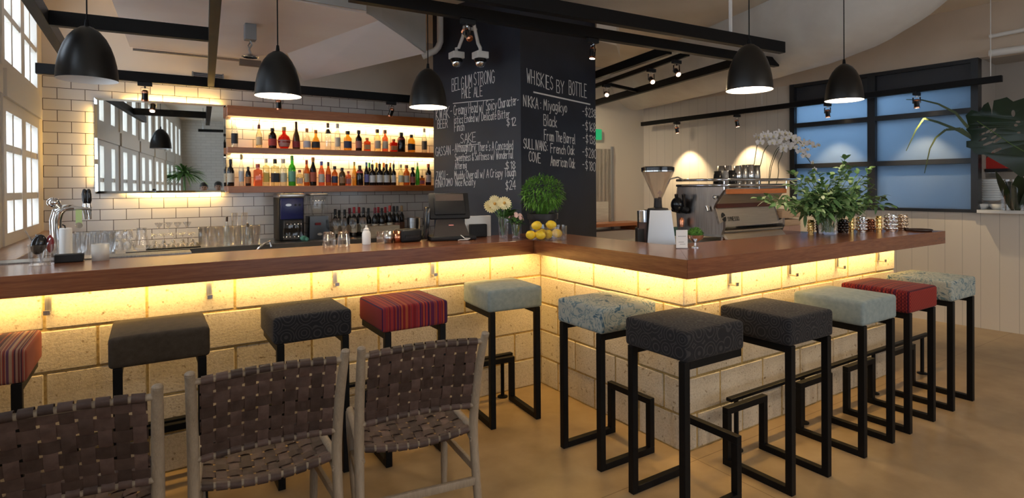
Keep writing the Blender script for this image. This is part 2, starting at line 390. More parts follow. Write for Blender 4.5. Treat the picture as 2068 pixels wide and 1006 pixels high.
# ------------------------------------------------------------------ left window wall
def yl(u, v): return P(u, v, X=XL).y
zsill = 1.09
fr = MT['frame']
panels = []                                # (y0,y1)
wl_ = MB()
yend = YB
wl_.bb((XL-.12, YR, 0), (XL, YB, zsill)); wl_.bb((XL-.12, YR, 3.02), (XL, YB, ZC))
# posts between bays
bays = [(-4.0, -2.62), (-2.5, -1.12), (-1.0, .38), (.5, 1.88), (2.0, 3.38), (3.5, 4.75), (4.87, 6.30)]
edges = [YR]+[e for bay in bays for e in bay]+[YB]
for k in range(0, len(edges), 2): wl_.bb((XL-.12, edges[k], zsill), (XL, edges[k+1], 3.02))
struct(wl_, 'wall_left', simple('cream_plaster', (.68, .62, .53), .6), 'cream wall between the left windows', smooth=False)
for i, (y0, y1) in enumerate(bays):
    w = MB()
    t = .055
    def rect(ya, yb, za, zb, nx, nz, wd=.05, bar=.03, d=.05, hw=None):
        hw = hw or wd
        w.bb((XL-d, ya, za), (XL+.01, ya+wd, zb)); w.bb((XL-d, yb-wd, za), (XL+.01, yb, zb))
        w.bb((XL-d, ya+wd, za), (XL+.01, yb-wd, za+hw)); w.bb((XL-d, ya+wd, zb-hw), (XL+.01, yb-wd, zb))
        for k in range(1, nx): yy = ya+(yb-ya)*k/nx; w.bb((XL-d+.01, yy-bar/2, za+wd), (XL+.003, yy+bar/2, zb-wd))
        for k in range(1, nz): zz = za+(zb-za)*k/nz; w.bb((XL-d+.012, ya+wd, zz-bar/2), (XL+.002, yb-wd, zz+bar/2))
    half = (y0+y1)/2
    if i < 6:
        rect(y0, half, zsill, 2.06, 1, 2, .21, .05, hw=.07); rect(half, y1, zsill, 2.06, 1, 2, .21, .05, hw=.07)
    else:
        rect(y0, half, zsill, 2.06, 2, 3, .085, .05); rect(half, y1, zsill, 2.06, 2, 3, .085, .05)
    w.bb((XL-.08, y0, 2.06), (XL+.03, y1, 2.24))
    if i < 6:
        rect(y0, half, 2.24, 3.02, 1, 1, .20, .045, hw=.06); rect(half, y1, 2.24, 3.02, 1, 1, .20, .045, hw=.06)
    else:
        rect(y0, half, 2.24, 3.02, 2, 2, .07, .045); rect(half, y1, 2.24, 3.02, 2, 2, .07, .045)
    o = struct(w, 'window_%d' % (i+1), fr, 'cream painted casement and top lights in the left wall', smooth=False)
    gl = MB().bb((XL-.03, y0+.02, zsill+.02), (XL-.026, y1-.02, 2.07)).bb((XL-.03, y0+.02, 2.23), (XL-.026, y1-.02, 3.0))
    g_ = gl.build('pane', MT['glassthin'], None, False, origin=False); g_.parent = o; g_.matrix_parent_inverse = Matrix.Translation(-o.location)
# wall of the neighbouring building outside
struct(MB().bb((-3.3, -5, -.2), (-3.2, 9.5, 1.9)), 'wall_outside', simple('white_outside_wall', (.8, .8, .8), .7), 'white outside wall seen through the left windows', smooth=False)
# wooden sill counter under the left windows
o = struct(MB().bb((XL+.0, 3.95, 1.045), (XL+.20, YB, zsill+.006), .004), 'trim_sill', MT['sill'], 'oiled wooden sill under the left windows', smooth=False)
# ------------------------------------------------------------------ block wall of the bar
def blockmat():
    m, nt, b = newmat('pale_concrete_block'); v = coords(nt, 'World')
    f1 = noise(nt, v, 2.2, 4); f2 = noise(nt, v, 90, 4, .7); f3 = noise(nt, v, 38, 2, .5)
    c = ramp(nt, f1, [(.3, (.40, .35, .28)), (.7, (.50, .45, .37))])
    c = mix(nt, .45, c, ramp(nt, f2, [(.3, (.27, .23, .18)), (.55, (.53, .48, .40))]))
    c = mix(nt, 1, c, ramp(nt, f3, [(.27, (.45, .40, .33)), (.36, (1, 1, 1))]), 'MULTIPLY')
    nt.links.new(c, b.inputs['Base Color']); b.inputs['Roughness'].default_value = .9; b.inputs['Specular IOR Level'].default_value = .15
    bump(nt, b, f2, .55, .006); return m
MT['block'] = blockmat()
MT['mortar'] = mottled('sandy_mortar', (.30, .20, .07), (.46, .33, .13), 60, .95, 'World', bs=.8, bd=.006)
blk = MB(); JN = .011
def jag(): return random.uniform(-.003, .003)
def course(a, b, z0, z1, joints, nrm):
    """blocks along a->b (2d points), joints: distances"""
    a, b = Vector((*a, 0)), Vector((*b, 0)); d = (b-a).normalized(); L = (b-a).length; n = Vector((*nrm, 0))
    js = [0]+sorted(j for j in joints if .03 < j < L-.03)+[L]
    for j0, j1 in zip(js, js[1:]):
        g0 = JN/2 if j0 > 0 else 0; g1 = JN/2 if j1 < L else 0
        p = a+d*(j0+g0); q = a+d*(j1-g1); dep = .09; o = n*jag()
        t = bmesh.new()
        pts = [p+o, q+o, q+o-n*dep, p+o-n*dep]
        V_ = [t.verts.new((x.x, x.y, z0+JN/2+jag()*.4)) for x in pts]+[t.verts.new((x.x, x.y, z1-JN/2+jag()*.5)) for x in pts]
        for fc in ((0, 1, 2, 3), (4, 5, 6, 7), (0, 1, 5, 4), (1, 2, 6, 5), (2, 3, 7, 6), (3, 0, 4, 7)): t.faces.new([V_[i] for i in fc])
        bmesh.ops.recalc_face_normals(t, faces=t.faces[:])
        bmesh.ops.bevel(t, geom=t.edges[:], offset=.0045, segments=1, affect='EDGES'); blk.merge(t)
x0w = XL+.002
for k in range(5):
    z0, z1 = k*.2, k*.2+.2
    top = (k % 2 == 0)
    z1 = min(z1, ZB)
    course((x0w, YI), (XI, YI), z0, z1, [XI-x0w-.4*i-(.03 if top else .23) for i in range(1 if top else 0, 12)], (0, -1))
    course((XI, YI), (XI, YO), z0, z1, [(.2 if top else .4)+.4*i for i in range(4)], (-1, 0))
    course((XI, YO), (XE, YO), z0, z1, [(.11 if top else .31)+.4*i for i in range(7)], (0, -1))
    course((XE, YO), (XE, YO+.45), z0, z1, [.2 if top else .05], (1, 0))
wallc = struct(blk, 'wall_counter', MT['block'], 'pale concrete block wall carrying the bar counter', smooth=False, origin=False)
mo = MB()
e = .005
mo.bb((x0w, YI+e, 0), (XI+.2, YI+.2, ZB-.004)); mo.bb((XI+e, YO+e, 0), (XI+.2, YI+.15, ZB-.004)); mo.bb((XI+.1, YO+e, 0), (XE-e, YO+.2, ZB-.004)); mo.bb((XE-.2, YO+.1, 0), (XE-e, YO+.44, ZB-.004))
mo.build('mortar', MT['mortar'], wallc, False)
# ------------------------------------------------------------------ countertop
ct = thing('bar_countertop', 'long reddish hardwood bar counter stepping round two corners on block wall', 'bar counter', (XI, YI, ZB))
def rel(a): return Vector(a)-ct.location
yb1, xs1, yb2, xe1 = 3.76, 2.70, 2.46, 5.20
MB().bb(rel((XL+.003, YI-OV, ZB)), rel((XI-OV-.002, yb1, ZT)), .003).build('counter_slab', MT['counter_x'], ct, False)
MB().prism([rel(p) for p in ((XI-OV+.0, YI-OV, ZB), (XI-OV, YO-OV, ZB), (xs1, YO-OV+.48, ZB), (xs1, yb1, ZB), (XI-OV, yb1, ZB))], (0, 0, ZT-ZB)).build('counter_slab', MT['counter_y'], ct, False)
MB().prism([rel(p) for p in ((XI-OV+.001, YO-OV-.0005, ZB), (xe1, YO-OV-.0005, ZB), (xe1, yb2, ZB), (xs1+.001, yb2, ZB), (xs1+.001, YO-OV+.48, ZB))], (0, 0, ZT-ZB)).build('counter_slab', MT['counter_x'], ct, False)
for a, b_ in (((XL+.05, YI-.055, ZB-.006), (XI-.12, YI-.085, ZB)), ((XI-.085, YO+.0, ZB-.006), (XI-.055, YI-.1, ZB)), ((XI, YO-.085, ZB-.006), (XE+.05, YO-.055, ZB))):
    MB().bb(rel(a), rel(b_)).build('led_strip', MT['led'], ct, False)
# ------------------------------------------------------------------ bar stools
def fabric(name, fn, rough=.9, sheen=.04, bs=.15, weave=260):
    m, nt, b = newmat(name); v = coords(nt, 'Object'); c = fn(nt, v)
    nt.links.new(c, b.inputs['Base Color']); b.inputs['Roughness'].default_value = rough; b.inputs['Sheen Weight'].default_value = sheen; b.inputs['Specular IOR Level'].default_value = .2
    bump(nt, b, noise(nt, v, weave, 2), bs, .002); return m
def f_plain(c1, c2, sc=30):
    return lambda nt, v: ramp(nt, noise(nt, v, sc, 5, .7), [(.3, c1), (.7, c2)])
def f_stripe(stops, axis='X', sc=14):
    def fn(nt, v):
        sp = N(nt, 'ShaderNodeSeparateXYZ'); nt.links.new(v, sp.inputs[0])
        n = N(nt, 'ShaderNodeTexNoise', noise_dimensions='1D'); n.inputs['Scale'].default_value = sc; n.inputs['Detail'].default_value = 2
        nt.links.new(sp.outputs[axis], n.inputs['W'])
        return ramp(nt, n.outputs['Fac'], stops, 'CONSTANT')
    return fn
def f_circles(c1, c2):
    def fn(nt, v):
        g = N(nt, 'ShaderNodeNewGeometry')
        vo = N(nt, 'ShaderNodeTexVoronoi', feature='F1', distance='EUCLIDEAN'); vo.inputs['Scale'].default_value = 15; vo.inputs['Randomness'].default_value = .5
        nt.links.new(v, vo.inputs['Vector'])
        mu = N(nt, 'ShaderNodeMath', operation='MULTIPLY'); mu.inputs[1].default_value = 34; nt.links.new(vo.outputs['Distance'], mu.inputs[0])
        si = N(nt, 'ShaderNodeMath', operation='SINE'); nt.links.new(mu.outputs[0], si.inputs[0])
        return ramp(nt, si.outputs[0], [(.35, c1), (.75, c2)])
    return fn
def f_paisley(nt, v):
    f = noise(nt, v, 8, 3, .5, 3)
    a = ramp(nt, f, [(.36, (.05, .105, .15)), (.42, (.28, .31, .29)), (.49, (.34, .35, .31)), (.53, (.08, .15, .19)), (.58, (.30, .32, .29))])
    return a
def f_weave(nt, v):
    base = f_stripe([(0, (.12, .009, .013)), (.36, (.20, .018, .017)), (.44, (.07, .006, .016)), (.5, (.25, .028, .02)), (.56, (.13, .009, .013)), (.63, (.07, .01, .035))], 'Y', 30)(nt, v)
    ck = N(nt, 'ShaderNodeTexChecker'); ck.inputs['Scale'].default_value = 95; nt.links.new(v, ck.inputs[0]); ck.inputs[1].default_value = (1, 1, 1, 1); ck.inputs[2].default_value = (.55, .45, .55, 1)
    return mix(nt, 1, base, ck.outputs[0], 'MULTIPLY')
FB = {
 'stripe': fabric('striped_wool', f_stripe([(0, (.10, .025, .02)), (.34, (.24, .14, .10)), (.41, (.06, .02, .03)), (.47, (.22, .05, .035)), (.54, (.28, .18, .12)), (.58, (.09, .035, .06)), (.66, (.19, .04, .03))], 'X', 34)),
 'brown': fabric('dark_brown_felt', f_plain((.034, .025, .017), (.054, .041, .029))),
 'circ': fabric('charcoal_circle_cloth', f_circles((.014, .0135, .016), (.036, .034, .035))),
 'redstripe': fabric('red_striped_cloth', f_stripe([(0, (.15, .01, .015)), (.36, (.24, .02, .02)), (.42, (.08, .01, .04)), (.46, (.28, .06, .025)), (.50, (.17, .01, .015)), (.55, (.04, .01, .045)), (.6, (.24, .025, .025)), (.68, (.27, .11, .04))], 'X', 26)),
 'sky': fabric('pale_blue_wool', f_plain((.17, .215, .225), (.25, .295, .295))),
 'paisley': fabric('blue_paisley_cloth', f_paisley),
 'redweave': fabric('red_woven_cloth', f_weave),
}
def stool(x, y, rot, fab, label, w=.345, dp=.385, seat_h=.835, leg=.034):
    t = thing('bar_stool', label, 'bar stool', (x, y, 0), rot, 'bar stools along the counter')
    hx, hy = w/2-leg/2, dp/2-leg/2; zf = .703; zr = .30
    for s in (-1, 1):
        MB().bar((s*hx, -hy, 0), (s*hx, -hy, zf), leg, bev=.002).build('leg', MT['black'], t, False)
    for s in (-1, 1):
        MB().bar((s*hx, -hy+leg/2, leg/2), (s*hx, hy+leg/2, leg/2), leg, bev=.002).build('sled_runner', MT['black'], t, False)
        MB().bar((s*hx, hy, leg), (s*hx, hy, zr-leg), leg, bev=.002).build('footrest_post', MT['black'], t, False)
    MB().bar((-hx-leg/2, hy, zr-leg/2), (hx+leg/2, hy, zr-leg/2), leg, bev=.002).build('footrest', MT['black'], t, False)
    f = MB()
    f.bar((-hx-leg/2, hy, zf-leg/2), (hx+leg/2, hy, zf-leg/2), leg)
    for s in (-1, 1): f.bar((s*hx, -hy+leg/2, zf-leg/2), (s*hx, hy-leg/2, zf-leg/2), leg)
    f.build('seat_frame', MT['black'], t, False)
    c = MB(); sw, sd, sh = w+.03, dp+.01, seat_h-zf
    tb = bmesh.new(); bmesh.ops.create_cube(tb, size=1, matrix=Matrix.LocRotScale(Vector((0, 0, zf+sh/2)), None, Vector((sw, sd, sh))))
    bmesh.ops.bevel(tb, geom=tb.edges[:], offset=.022, segments=4, profile=.6, affect='EDGES')
    bmesh.ops.subdivide_edges(tb, edges=[e_ for e_ in tb.edges if e_.calc_length() > .2], cuts=5, use_grid_fill=True)
    for vv in tb.verts:
        k = max(0, 1-(abs(vv.co.x)/(sw/2))**2)*max(0, 1-(abs(vv.co.y)/(sd/2))**2)
        if vv.co.z > zf+sh/2: vv.co.z += .010*k
    c.merge(tb); c.build('seat_cushion', FB[fab], t, True)
    return t
stool(-.595, 3.125, 0, 'stripe', 'bar stool with brown and cream striped seat, leftmost of the row at the counter')
stool(.037, 3.125, 0, 'brown', 'bar stool with plain dark brown felt seat behind the woven chairs')
stool(.678, 3.125, 0, 'circ', 'bar stool with charcoal circle-patterned seat left of the red striped stool')
stool(1.187, 3.05, 0, 'redstripe', 'bar stool with red and purple striped seat beside the pale blue corner stool')
stool(1.886, 3.13, -.085, 'sky', 'bar stool with plain pale blue seat standing in the inner corner of the counter')
stool(2.10, 2.374, -PI/2, 'paisley', 'bar stool with blue and cream paisley seat facing the short side of the counter')
stool(2.085, 1.816, -PI/2, 'circ', 'nearest bar stool with charcoal circle-patterned seat before the counter corner')
stool(2.664, 1.722, 0, 'circ', 'bar stool with charcoal circle-patterned seat just right of the counter corner')
stool(3.33, 1.722, 0, 'sky', 'bar stool with plain pale blue seat beside the red woven stool on the right')
stool(3.853, 1.722, 0, 'redweave', 'bar stool with red woven seat, second from the right end')
stool(4.446, 1.722, 0, 'paisley', 'bar stool with pale paisley seat at the far right end of the row')
# ------------------------------------------------------------------ foot rails
def foot_rail(a, b, posts, label):
    t = thing('foot_rail', label, 'foot rail', ((a[0]+b[0])/2, (a[1]+b[1])/2, 0)); o = t.location
    r = lambda p: Vector(p)-o
    MB().bar(r((a[0], a[1], .290)), r((b[0], b[1], .290)), .036, .02, bev=.004).build('rail_bar', MT['black'], t, False)
    for p in posts:
        MB().tube([r((p[0], p[1], .0)), r((p[0], p[1], .288))], .013, 10).build('post', MT['black'], t)
        MB().lathe([(.0, 0), (.036, 0), (.036, .006), (.02, .012), (0, .012)], r((p[0], p[1], 0)), 16).build('floor_disc', MT['black'], t)
foot_rail((XL+.1, 3.375), (2.11, 3.375), [(-.3, 3.375), (.85, 3.375), (2.035, 3.378)], 'flat black foot rail on posts below the long counter')
foot_rail((2.62, 1.972), (5.05, 1.972), [(2.685, 1.972), (3.33, 1.972), (4.2, 1.972), (4.95, 1.972)], 'flat black foot rail on posts below the right-hand counter front')
# ------------------------------------------------------------------ woven leather chairs
m, nt, b = newmat('brown_leather_strap'); v = coords(nt, 'Object'); g = N(nt, 'ShaderNodeNewGeometry')
f = noise(nt, v, 26, 4, .6)
c = ramp(nt, f, [(.3, (.105, .066, .056)), (.7, (.165, .108, .092))])
rm = N(nt, 'ShaderNodeMapRange'); rm.inputs[3].default_value = .62; rm.inputs[4].default_value = 1.4; nt.links.new(g.outputs['Random Per Island'], rm.inputs[0])
nt.links.new(mix(nt, 1, c, rm.outputs[0], 'MULTIPLY'), b.inputs['Base Color']); b.inputs['Roughness'].default_value = .5; bump(nt, b, noise(nt, v, 120, 3), .12, .002)
MT['leather'] = m
def weave(A, B, C, D, nu, nv, bulge, nrm, wrap_r, fill=.81):
    """straps between edge A-B (bottom) and D-C (top); nu straps run A->D and wrap the rails, nv straps run A->B"""
    A, B, C, D, nrm = map(Vector, (A, B, C, D, nrm)); mb = MB(); amp = .0036; th = .002
    def S_(u, v_):
        p = (A*(1-u)+B*u)*(1-v_)+(D*(1-u)+C*u)*v_
        return p+nrm*bulge(u, v_)
    def strap(path, half):
        top = [mb.bm.verts.new(p+h_) for p, h_ in zip(path, half)]; bot = [mb.bm.verts.new(p-h_) for p, h_ in zip(path, half)]
        for i in range(len(path)-1): mb.bm.faces.new((top[i], top[i+1], bot[i+1], bot[i]))
    for i in range(nu):
        u = (i+.5)/nu; hw = .5*fill/nu; path = []; half = []
        K = nv*4
        for k in range(K+1):
            v_ = k/K; ph = v_*nv-.5
            o = amp*math.cos(PI*(ph))*(1 if i % 2 == 0 else -1)
            path.append(S_(u, v_)+nrm*o); half.append((S_(u+hw, v_)-S_(u-hw, v_))/2)
        strap(path, half)
        for v_, sg in ((0, -1), (1, 1)):                        # wrap over the rails
            base = S_(u, v_); up = (S_(u, 1)-S_(u, 0)).normalized()*sg; h_ = (S_(u+hw, v_)-S_(u-hw, v_))/2; pp = []
            for k in range(13):
                a = -PI*.95+2*PI*.95*k/12
                pp.append(base+up*(wrap_r*math.cos(a))+nrm*(wrap_r*math.sin(a)))
            strap(pp, [h_]*13)
    for j in range(nv):
        v_ = (j+.5)/nv; hv = .5*fill/nv; path = []; half = []
        K = nu*4
        for k in range(K+1):
            u = k/K; ph = u*nu-.5
            o = -amp*math.cos(PI*ph)*(1 if j % 2 == 0 else -1)
            path.append(S_(u, v_)+nrm*o); half.append((S_(u, v_+hv)-S_(u, v_-hv))/2)
        strap(path, half)
    bmesh.ops.solidify(mb.bm, geom=mb.bm.faces[:], thickness=th)
    return mb
def chair(x, y, rot, label):
    t = thing('woven_chair', label, 'chair', (x, y, 0), rot, 'woven leather chairs in the foreground')
    wd = .245
    def spl(pts, k=14):
        out = []
        pts = [Vector(p) for p in pts]
        for i in range(len(pts)-1):
            p0 = pts[max(i-1, 0)]; p1 = pts[i]; p2 = pts[i+1]; p3 = pts[min(i+2, len(pts)-1)]
            for q in range(k):
                s_ = q/k; out.append(.5*((2*p1)+(p2-p0)*s_+(2*p0-5*p1+4*p2-p3)*s_**2+(3*p1-p0-3*p2+p3)*s_**3))
        return out+[pts[-1]]
    for s in (-1, 1):
        pth = spl([(s*(wd+.005), -.235, 0), (s*wd, -.195, .22), (s*(wd-.002), -.175, .42), (s*wd, -.215, .62), (s*(wd+.004), -.285, .80), (s*(wd+.006), -.308, .848)], 6)
        rr = [.0165+.0035*math.sin(PI*min(1, i/(len(pth)-1)*1.2)) for i in range(len(pth))]
        MB().tube(pth, rr, 12).ball(pth[-1], rr[-1], 12, sz=.6).build('back_post', MT['teak'], t)
        MB().tube(spl([(s*(wd-.02), .205, .425), (s*(wd-.022), .195, .3), (s*(wd-.035), .165, 0)], 5), [.019]*6+[.017]*3+[.0145]*2, 12).build('front_leg', MT['teak'], t)
        MB().tube(spl([(s*(wd-.006), -.17, .405), (s*(wd-.016), 0, .412), (s*(wd-.02), .205, .43)], 6), .017, 10).build('seat_rail', MT['teak'], t)
        MB().bar((s*(wd-.004), -.19, .24), (s*(wd-.026), .185, .24), .018, .032, bev=.004).build('side_stretcher', MT['teak'], t)
        MB().tube(spl([(s*(wd-.01), -.19, .36), (s*(wd-.012), -.125, .385), (s*(wd-.012), -.06, .405)], 4), [.014]*4+[.01]*5, 8).build('corner_brace', MT['teak'], t)
    MB().bar((-wd, -.203, .19), (wd, -.203, .19), .022, .034, bev=.005).build('back_stretcher', MT['teak'], t)
    yb_ = lambda z: np.interp(z, [.42, .62, .80, .85], [-.175, -.215, -.285, -.308])
    zt_, zb_ = .815, .515
    for z in (zt_, zb_): MB().tube([(wd*q, yb_(z)+(.018*(1-min(1, abs(q)*wd/(wd-.022))**2)), z) for q in [k/8-1 for k in range(17)]], .011, 10).build('back_rail', MT['teak'], t)
    for yy, z in ((-.165, .405), (.2, .425)): MB().tube([((wd-.01)*q, yy, z-.026*(1-min(1, abs(q)*(wd-.01)/(wd-.024))**2)) for q in [k/8-1 for k in range(17)]], .0125, 10).build('cross_rail', MT['teak'], t)
    a = Vector((-wd+.022, yb_(zb_), zb_)); b_ = Vector((wd-.022, yb_(zb_), zb_)); c_ = Vector((wd-.022, yb_(zt_), zt_)); d_ = Vector((-wd+.022, yb_(zt_), zt_))
    n_ = (b_-a).cross(d_-a).normalized()
    if n_.y > 0: n_ = -n_
    weave(a, b_, c_, d_, 10, 6, lambda u, v_: -.018*(1-(2*u-1)**2), n_, .0150).build('backrest_weave', MT['leather'], t)
    a = Vector((-wd+.022, -.165, .405)); b_ = Vector((wd-.022, -.165, .405)); c_ = Vector((wd-.03, .2, .425)); d_ = Vector((-wd+.03, .2, .425))
    weave(a, b_, c_, d_, 10, 7, lambda u, v_: -.026*(1-(2*u-1)**2), (0, 0, 1), .0165).build('seat_weave', MT['leather'], t)
    return t
R_ = math.radians
def chair_at(cx, cy, rot, label):                               # cx, cy: middle of the top of the backrest
    chair(cx-math.sin(rot)*.308, cy+math.cos(rot)*.308, rot, label)
chair_at(-.235, 2.10, R_(-3.5), 'brown woven leather chair with teak frame at the lower left corner')
chair_at(.356, 2.152, R_(-3.2), 'brown woven leather chair with teak frame, middle of the three in front')
chair_at(.914, 2.10, R_(-8.4), 'brown woven leather chair with teak frame, right of the three, near the pale blue stool')
# ------------------------------------------------------------------ hooks under the counter
def hook(x, y, out, label):
    t = thing('bag_hook', label, 'hook', (x, y, ZB-.11), math.atan2(-out[0], out[1])+0, 'bag hooks under the counter')
    # local +y points out of the wall
    MB().bb((-.012, 0, .0), (.012, .006, .108)).bb((-.012, .006, 0), (.012, .055, .006)).bb((-.012, .049, .006), (.012, .055, .02)).build('hook_strap', MT['darksteel'], t, False)
    MB().lathe([(0, 0), (.004, 0), (.004, .003), (0, .003)], (0, .006, .09), 8).build('screw', MT['steel'], t)
for u, v, d in ((97, 598, 'far left end'), (422, 570, 'left of the pale stool wall, second from left'), (676, 553, 'above the red striped stool side, third from left'), (873, 541, 'left of the inner corner')):
    p = P(u, v, Y=YI-.004); hook(p.x, YI-.004, (0, -1), 'flat steel bag hook, long counter, %s' % d)
for u, v, d in ((1473, 562, 'nearest the outer corner'), (1594, 546, 'second from the outer corner'), (1690, 528, 'above the red woven stool'), (1773, 515, 'at the right end')):
    p = P(u, v, Y=YO-.004); hook(p.x, YO-.004, (0, -1), 'steel bag hook, right counter front, %s' % d)
# ------------------------------------------------------------------ black steel beams
ZBm = 2.45
def beam(a, b, label, w=.055, h_=.085, name='ceiling_beam', mat='beam'):
    o = MB().bar(a, b, w, h_, bev=.003).build(name, MT[mat], smooth=False)
    return tag(o, label, 'beam')
def Zp(u, v, z=ZBm): return P(u, v, Z=z)
beam((XL+.02, 6.07, ZBm), (2.62, 6.07, ZBm), 'long black steel beam carrying spotlights before the tile wall')
p0, p1 = Zp(430, 160), Zp(430, 0)
xb4 = .46
beam((.49, 6.03, ZBm+.0), (.285, 3.2, ZBm), 'black steel beam running towards the viewer between the two left pendants')
beam((-.47, 4.26, ZBm), (.335, 4.18, ZBm), 'short black steel beam behind the leftmost pendant')
beam((-.50, 3.3, ZBm), (-.50, 6.03, ZBm), 'black steel beam along the left window wall')
ZB2 = 2.7
def bz(n, q0, q1, label, z=ZBm, **k): return beam(Zp(*q0, z), Zp(*q1, z), label, **k)
ZB2 = 2.7
Z2 = lambda u, v: Zp(u, v, ZB2)
A1a, A1b = Z2(960, -12), Z2(1580, 97)
dA = (A1b-A1a); A1a = A1a-dA*.35
beam(A1a, A1b, 'upper long black steel beam crossing the picture to the right', .065, .10)
A2a, A2b = Z2(950, 28), Z2(1568, 127); dA2 = A2b-A2a; A2s = A2a-dA2*.25
beam(A2s, A2b, 'lower long black steel beam with spotlights crossing in front of the pillar', .065, .085)
ext = lambda a, b, k: (a, a+(b-a)*k)
B1 = (Z2(1196, 155), Z2(1352, 100)); beam(B1[0]+(B1[0]-B1[1])*.08, B1[1], 'black steel cross beam beside the pillar, nearest it')
B2 = (Z2(1196, 176), Z2(1390, 108)); beam(B2[0]+(B2[0]-B2[1])*.08, B2[1], 'slim black lighting track with three spotlights right of the pillar', .035, .05, 'lighting_track')
B3 = (Z2(1196, 210), Z2(1480, 128)); beam(B3[0]+(B3[0]-B3[1])*.08, B3[1], 'black steel cross beam right of the three spotlights')
beam(Z2(1228, 170), Z2(1294, 185), 'short black tie bar between two cross beams', .03, .04)
T0, T1 = PW(1296, 251, .30), PW(2024, 158.5, .30)
print('TRACK', T0, T1)
beam(T0, T1, 'long black lighting track along the boarded right wall and window', .05, .06, 'lighting_track')
# short hangers up to the ceiling
def rod(x, y, z0, label, r=.006, mat='darksteel', name='hanger_rod'):
    return tag(MB().tube([(x, y, z0), (x, y, ZC)], r, 6).build(name, MT[mat]), label, 'hanger')
pz = A1a+(A1b-A1a)*.835
rod(pz.x, pz.y, ZB2+.05, 'white pipe hanger holding the upper right beam', .016, 'white')
for k, q in enumerate((T0+(T1-T0)*.45, T0+(T1-T0)*.98)):
    rod(q.x, q.y, ZBm+.03, ('thin hanger wire above the middle of the wall track', 'thin hanger wire at the right end of the wall track')[k], .004, 'white')
# ------------------------------------------------------------------ pendants
def pendant(x, y, zb, D, lit, label):
    t = thing('pendant_lamp', label, 'pendant lamp', (x, y, zb), 0, 'black dome pendants over the counter')
    r = D/2; H = D*1.06
    prof = [(r*1.0, 0), (r*1.005, .02*H), (r*.99, .15*H), (r*.95, .3*H), (r*.88, .46*H), (r*.77, .62*H), (r*.62, .77*H), (r*.43, .89*H), (r*.22, .965*H), (r*.06, .995*H), (0, H)]
    MB().lathe(prof, n=40).build('lamp_shade', MT['lampout'], t, True)
    MB().lathe([(a*.972 if i else r*.999, (z*.985 if i else .0)) for i, (a, z) in enumerate(prof)], n=40).build('shade_lining', MT['lampin'], t, True)
    MB().tube([(0, 0, H-.005), (0, 0, H+.03)], [.012, .008], 10).build('cord_grip', MT['black'], t)
    MB().tube([(0, 0, H+.02), (0, 0, ZC-zb)], .0035, 6).build('cord', MT['black'], t)
    MB().tube([(0, 0, H*.62), (0, 0, H*.95)], .02, 10).build('lamp_holder', MT['white'], t)
    MB().ball((0, 0, H*.5), .035, 14, sz=1.15).build('bulb', MT['bulb'] if lit else MT['offbulb'], t)
    if lit:
        lamp('pendant_light', 'POINT', (x, y, zb+H*.30), 11, (1, .80, .55), radius=.03)
pendant(-.258, 3.66, 2.018, .262, False, 'unlit black dome pendant lamp at the left end of the counter')
pendant(.655, 3.68, 2.012, .26, True, 'lit black dome pendant lamp over the counter before the bottle shelf left end')
pendant(1.632, 3.685, 2.014, .259, True, 'lit black dome pendant lamp just left of the blackboard pillar')
pendant(2.985, 2.092, 2.02, .262, True, 'lit black dome pendant lamp over the coffee grinder counter')
pendant(4.37, 2.255, 2.088, .262, True, 'lit black dome pendant lamp in front of the black window')
# ------------------------------------------------------------------ track spotlights
def spot(base, aim, lit, label, energy=22, head='copper', ang=42, size=1.0, col=WARM):
    base = Vector(base)
    t = thing('track_spotlight', label, 'spotlight', base, 0, 'track spotlights')
    d = (Vector(aim)-base).normalized()
    MB().bb((-.055*size, -.018, -.035), (.055*size, .018, 0), .003).build('track_adapter', MT['blackmat'], t, False)
    pv = Vector((0, 0, -.115*size))
    x = d.cross(Vector((0, 0, 1)));  x = x.normalized() if x.length > .05 else Vector((1, 0, 0))
    f = MB()
    for s in (-1, 1): f.bar(Vector((0, 0, -.05))+x*s*.031*size, pv+x*s*.031*size, .004, .012)
    f.bar(Vector((0, 0, -.05))-x*.033*size, Vector((0, 0, -.05))+x*.033*size, .012, .004); f.tube([(0, 0, -.055), (0, 0, -.03)], .008, 8)
    f.build('yoke', MT['chrome'], t, False)
    MB().tube([pv-d*.042*size, pv-d*.03*size, pv-d*.028*size], [.020*size, .027*size, .027*size], 16).build('rear_cap', MT[head], t)
    MB().tube([pv-d*.027*size, pv+d*.034*size], .025*size, 16).build('housing', MT['blackgloss'], t)
    MB().tube([pv+d*.034*size, pv+d*.048*size], [.027*size, .029*size], 16).build('rim', MT[head], t)
    MB().tube([pv+d*.0475*size, pv+d*.0495*size], .022*size, 16).build('lens', MT['spotlens'] if lit else MT['offbulb'], t)
    if lit and energy: lamp('spot_light', 'SPOT', base+pv+d*.06, energy, col, aim, spot=R_(ang), blend=.6 if ang < 100 else 1, radius=.015 if ang < 100 else .12)
    return t
zt = ZBm-.0425
def onb(u, y): return (P(u, 200, Y=y).x, y, zt)
spot(onb(293, 6.07), (-.05, 6.56, 1.6), True, 'track spotlight above the left part of the mirror', 14)
spot(onb(563, 6.07), (1.2, 6.56, 1.2), False, 'track spotlight showing below the second pendant')
spot(onb(790, 6.07), (2.1, 6.56, 1.5), False, 'track spotlight left of the pillar above the bottle shelf')
def on2(u, a, b, dz=.0425):
    best = min((abs(pr_u(a+(b-a)*k/200)-u), k) for k in range(201))[1]
    q = a+(b-a)*best/200; return Vector((q.x, q.y, q.z-dz))
def pr_u(p):
    v_ = Vector(p)-CAM; return U0+FPX*v_.dot(R3)/v_.dot(F2)
spot(on2(945, A2s, A2b), (1.75, 4.0, 3.2), False, 'copper track spotlight turned up in front of the pillar cameras', 0)
spot(on2(1197, A2s, A2b), (2.9, 3.6, 1.1), True, 'track spotlight before the right edge of the pillar', 16)
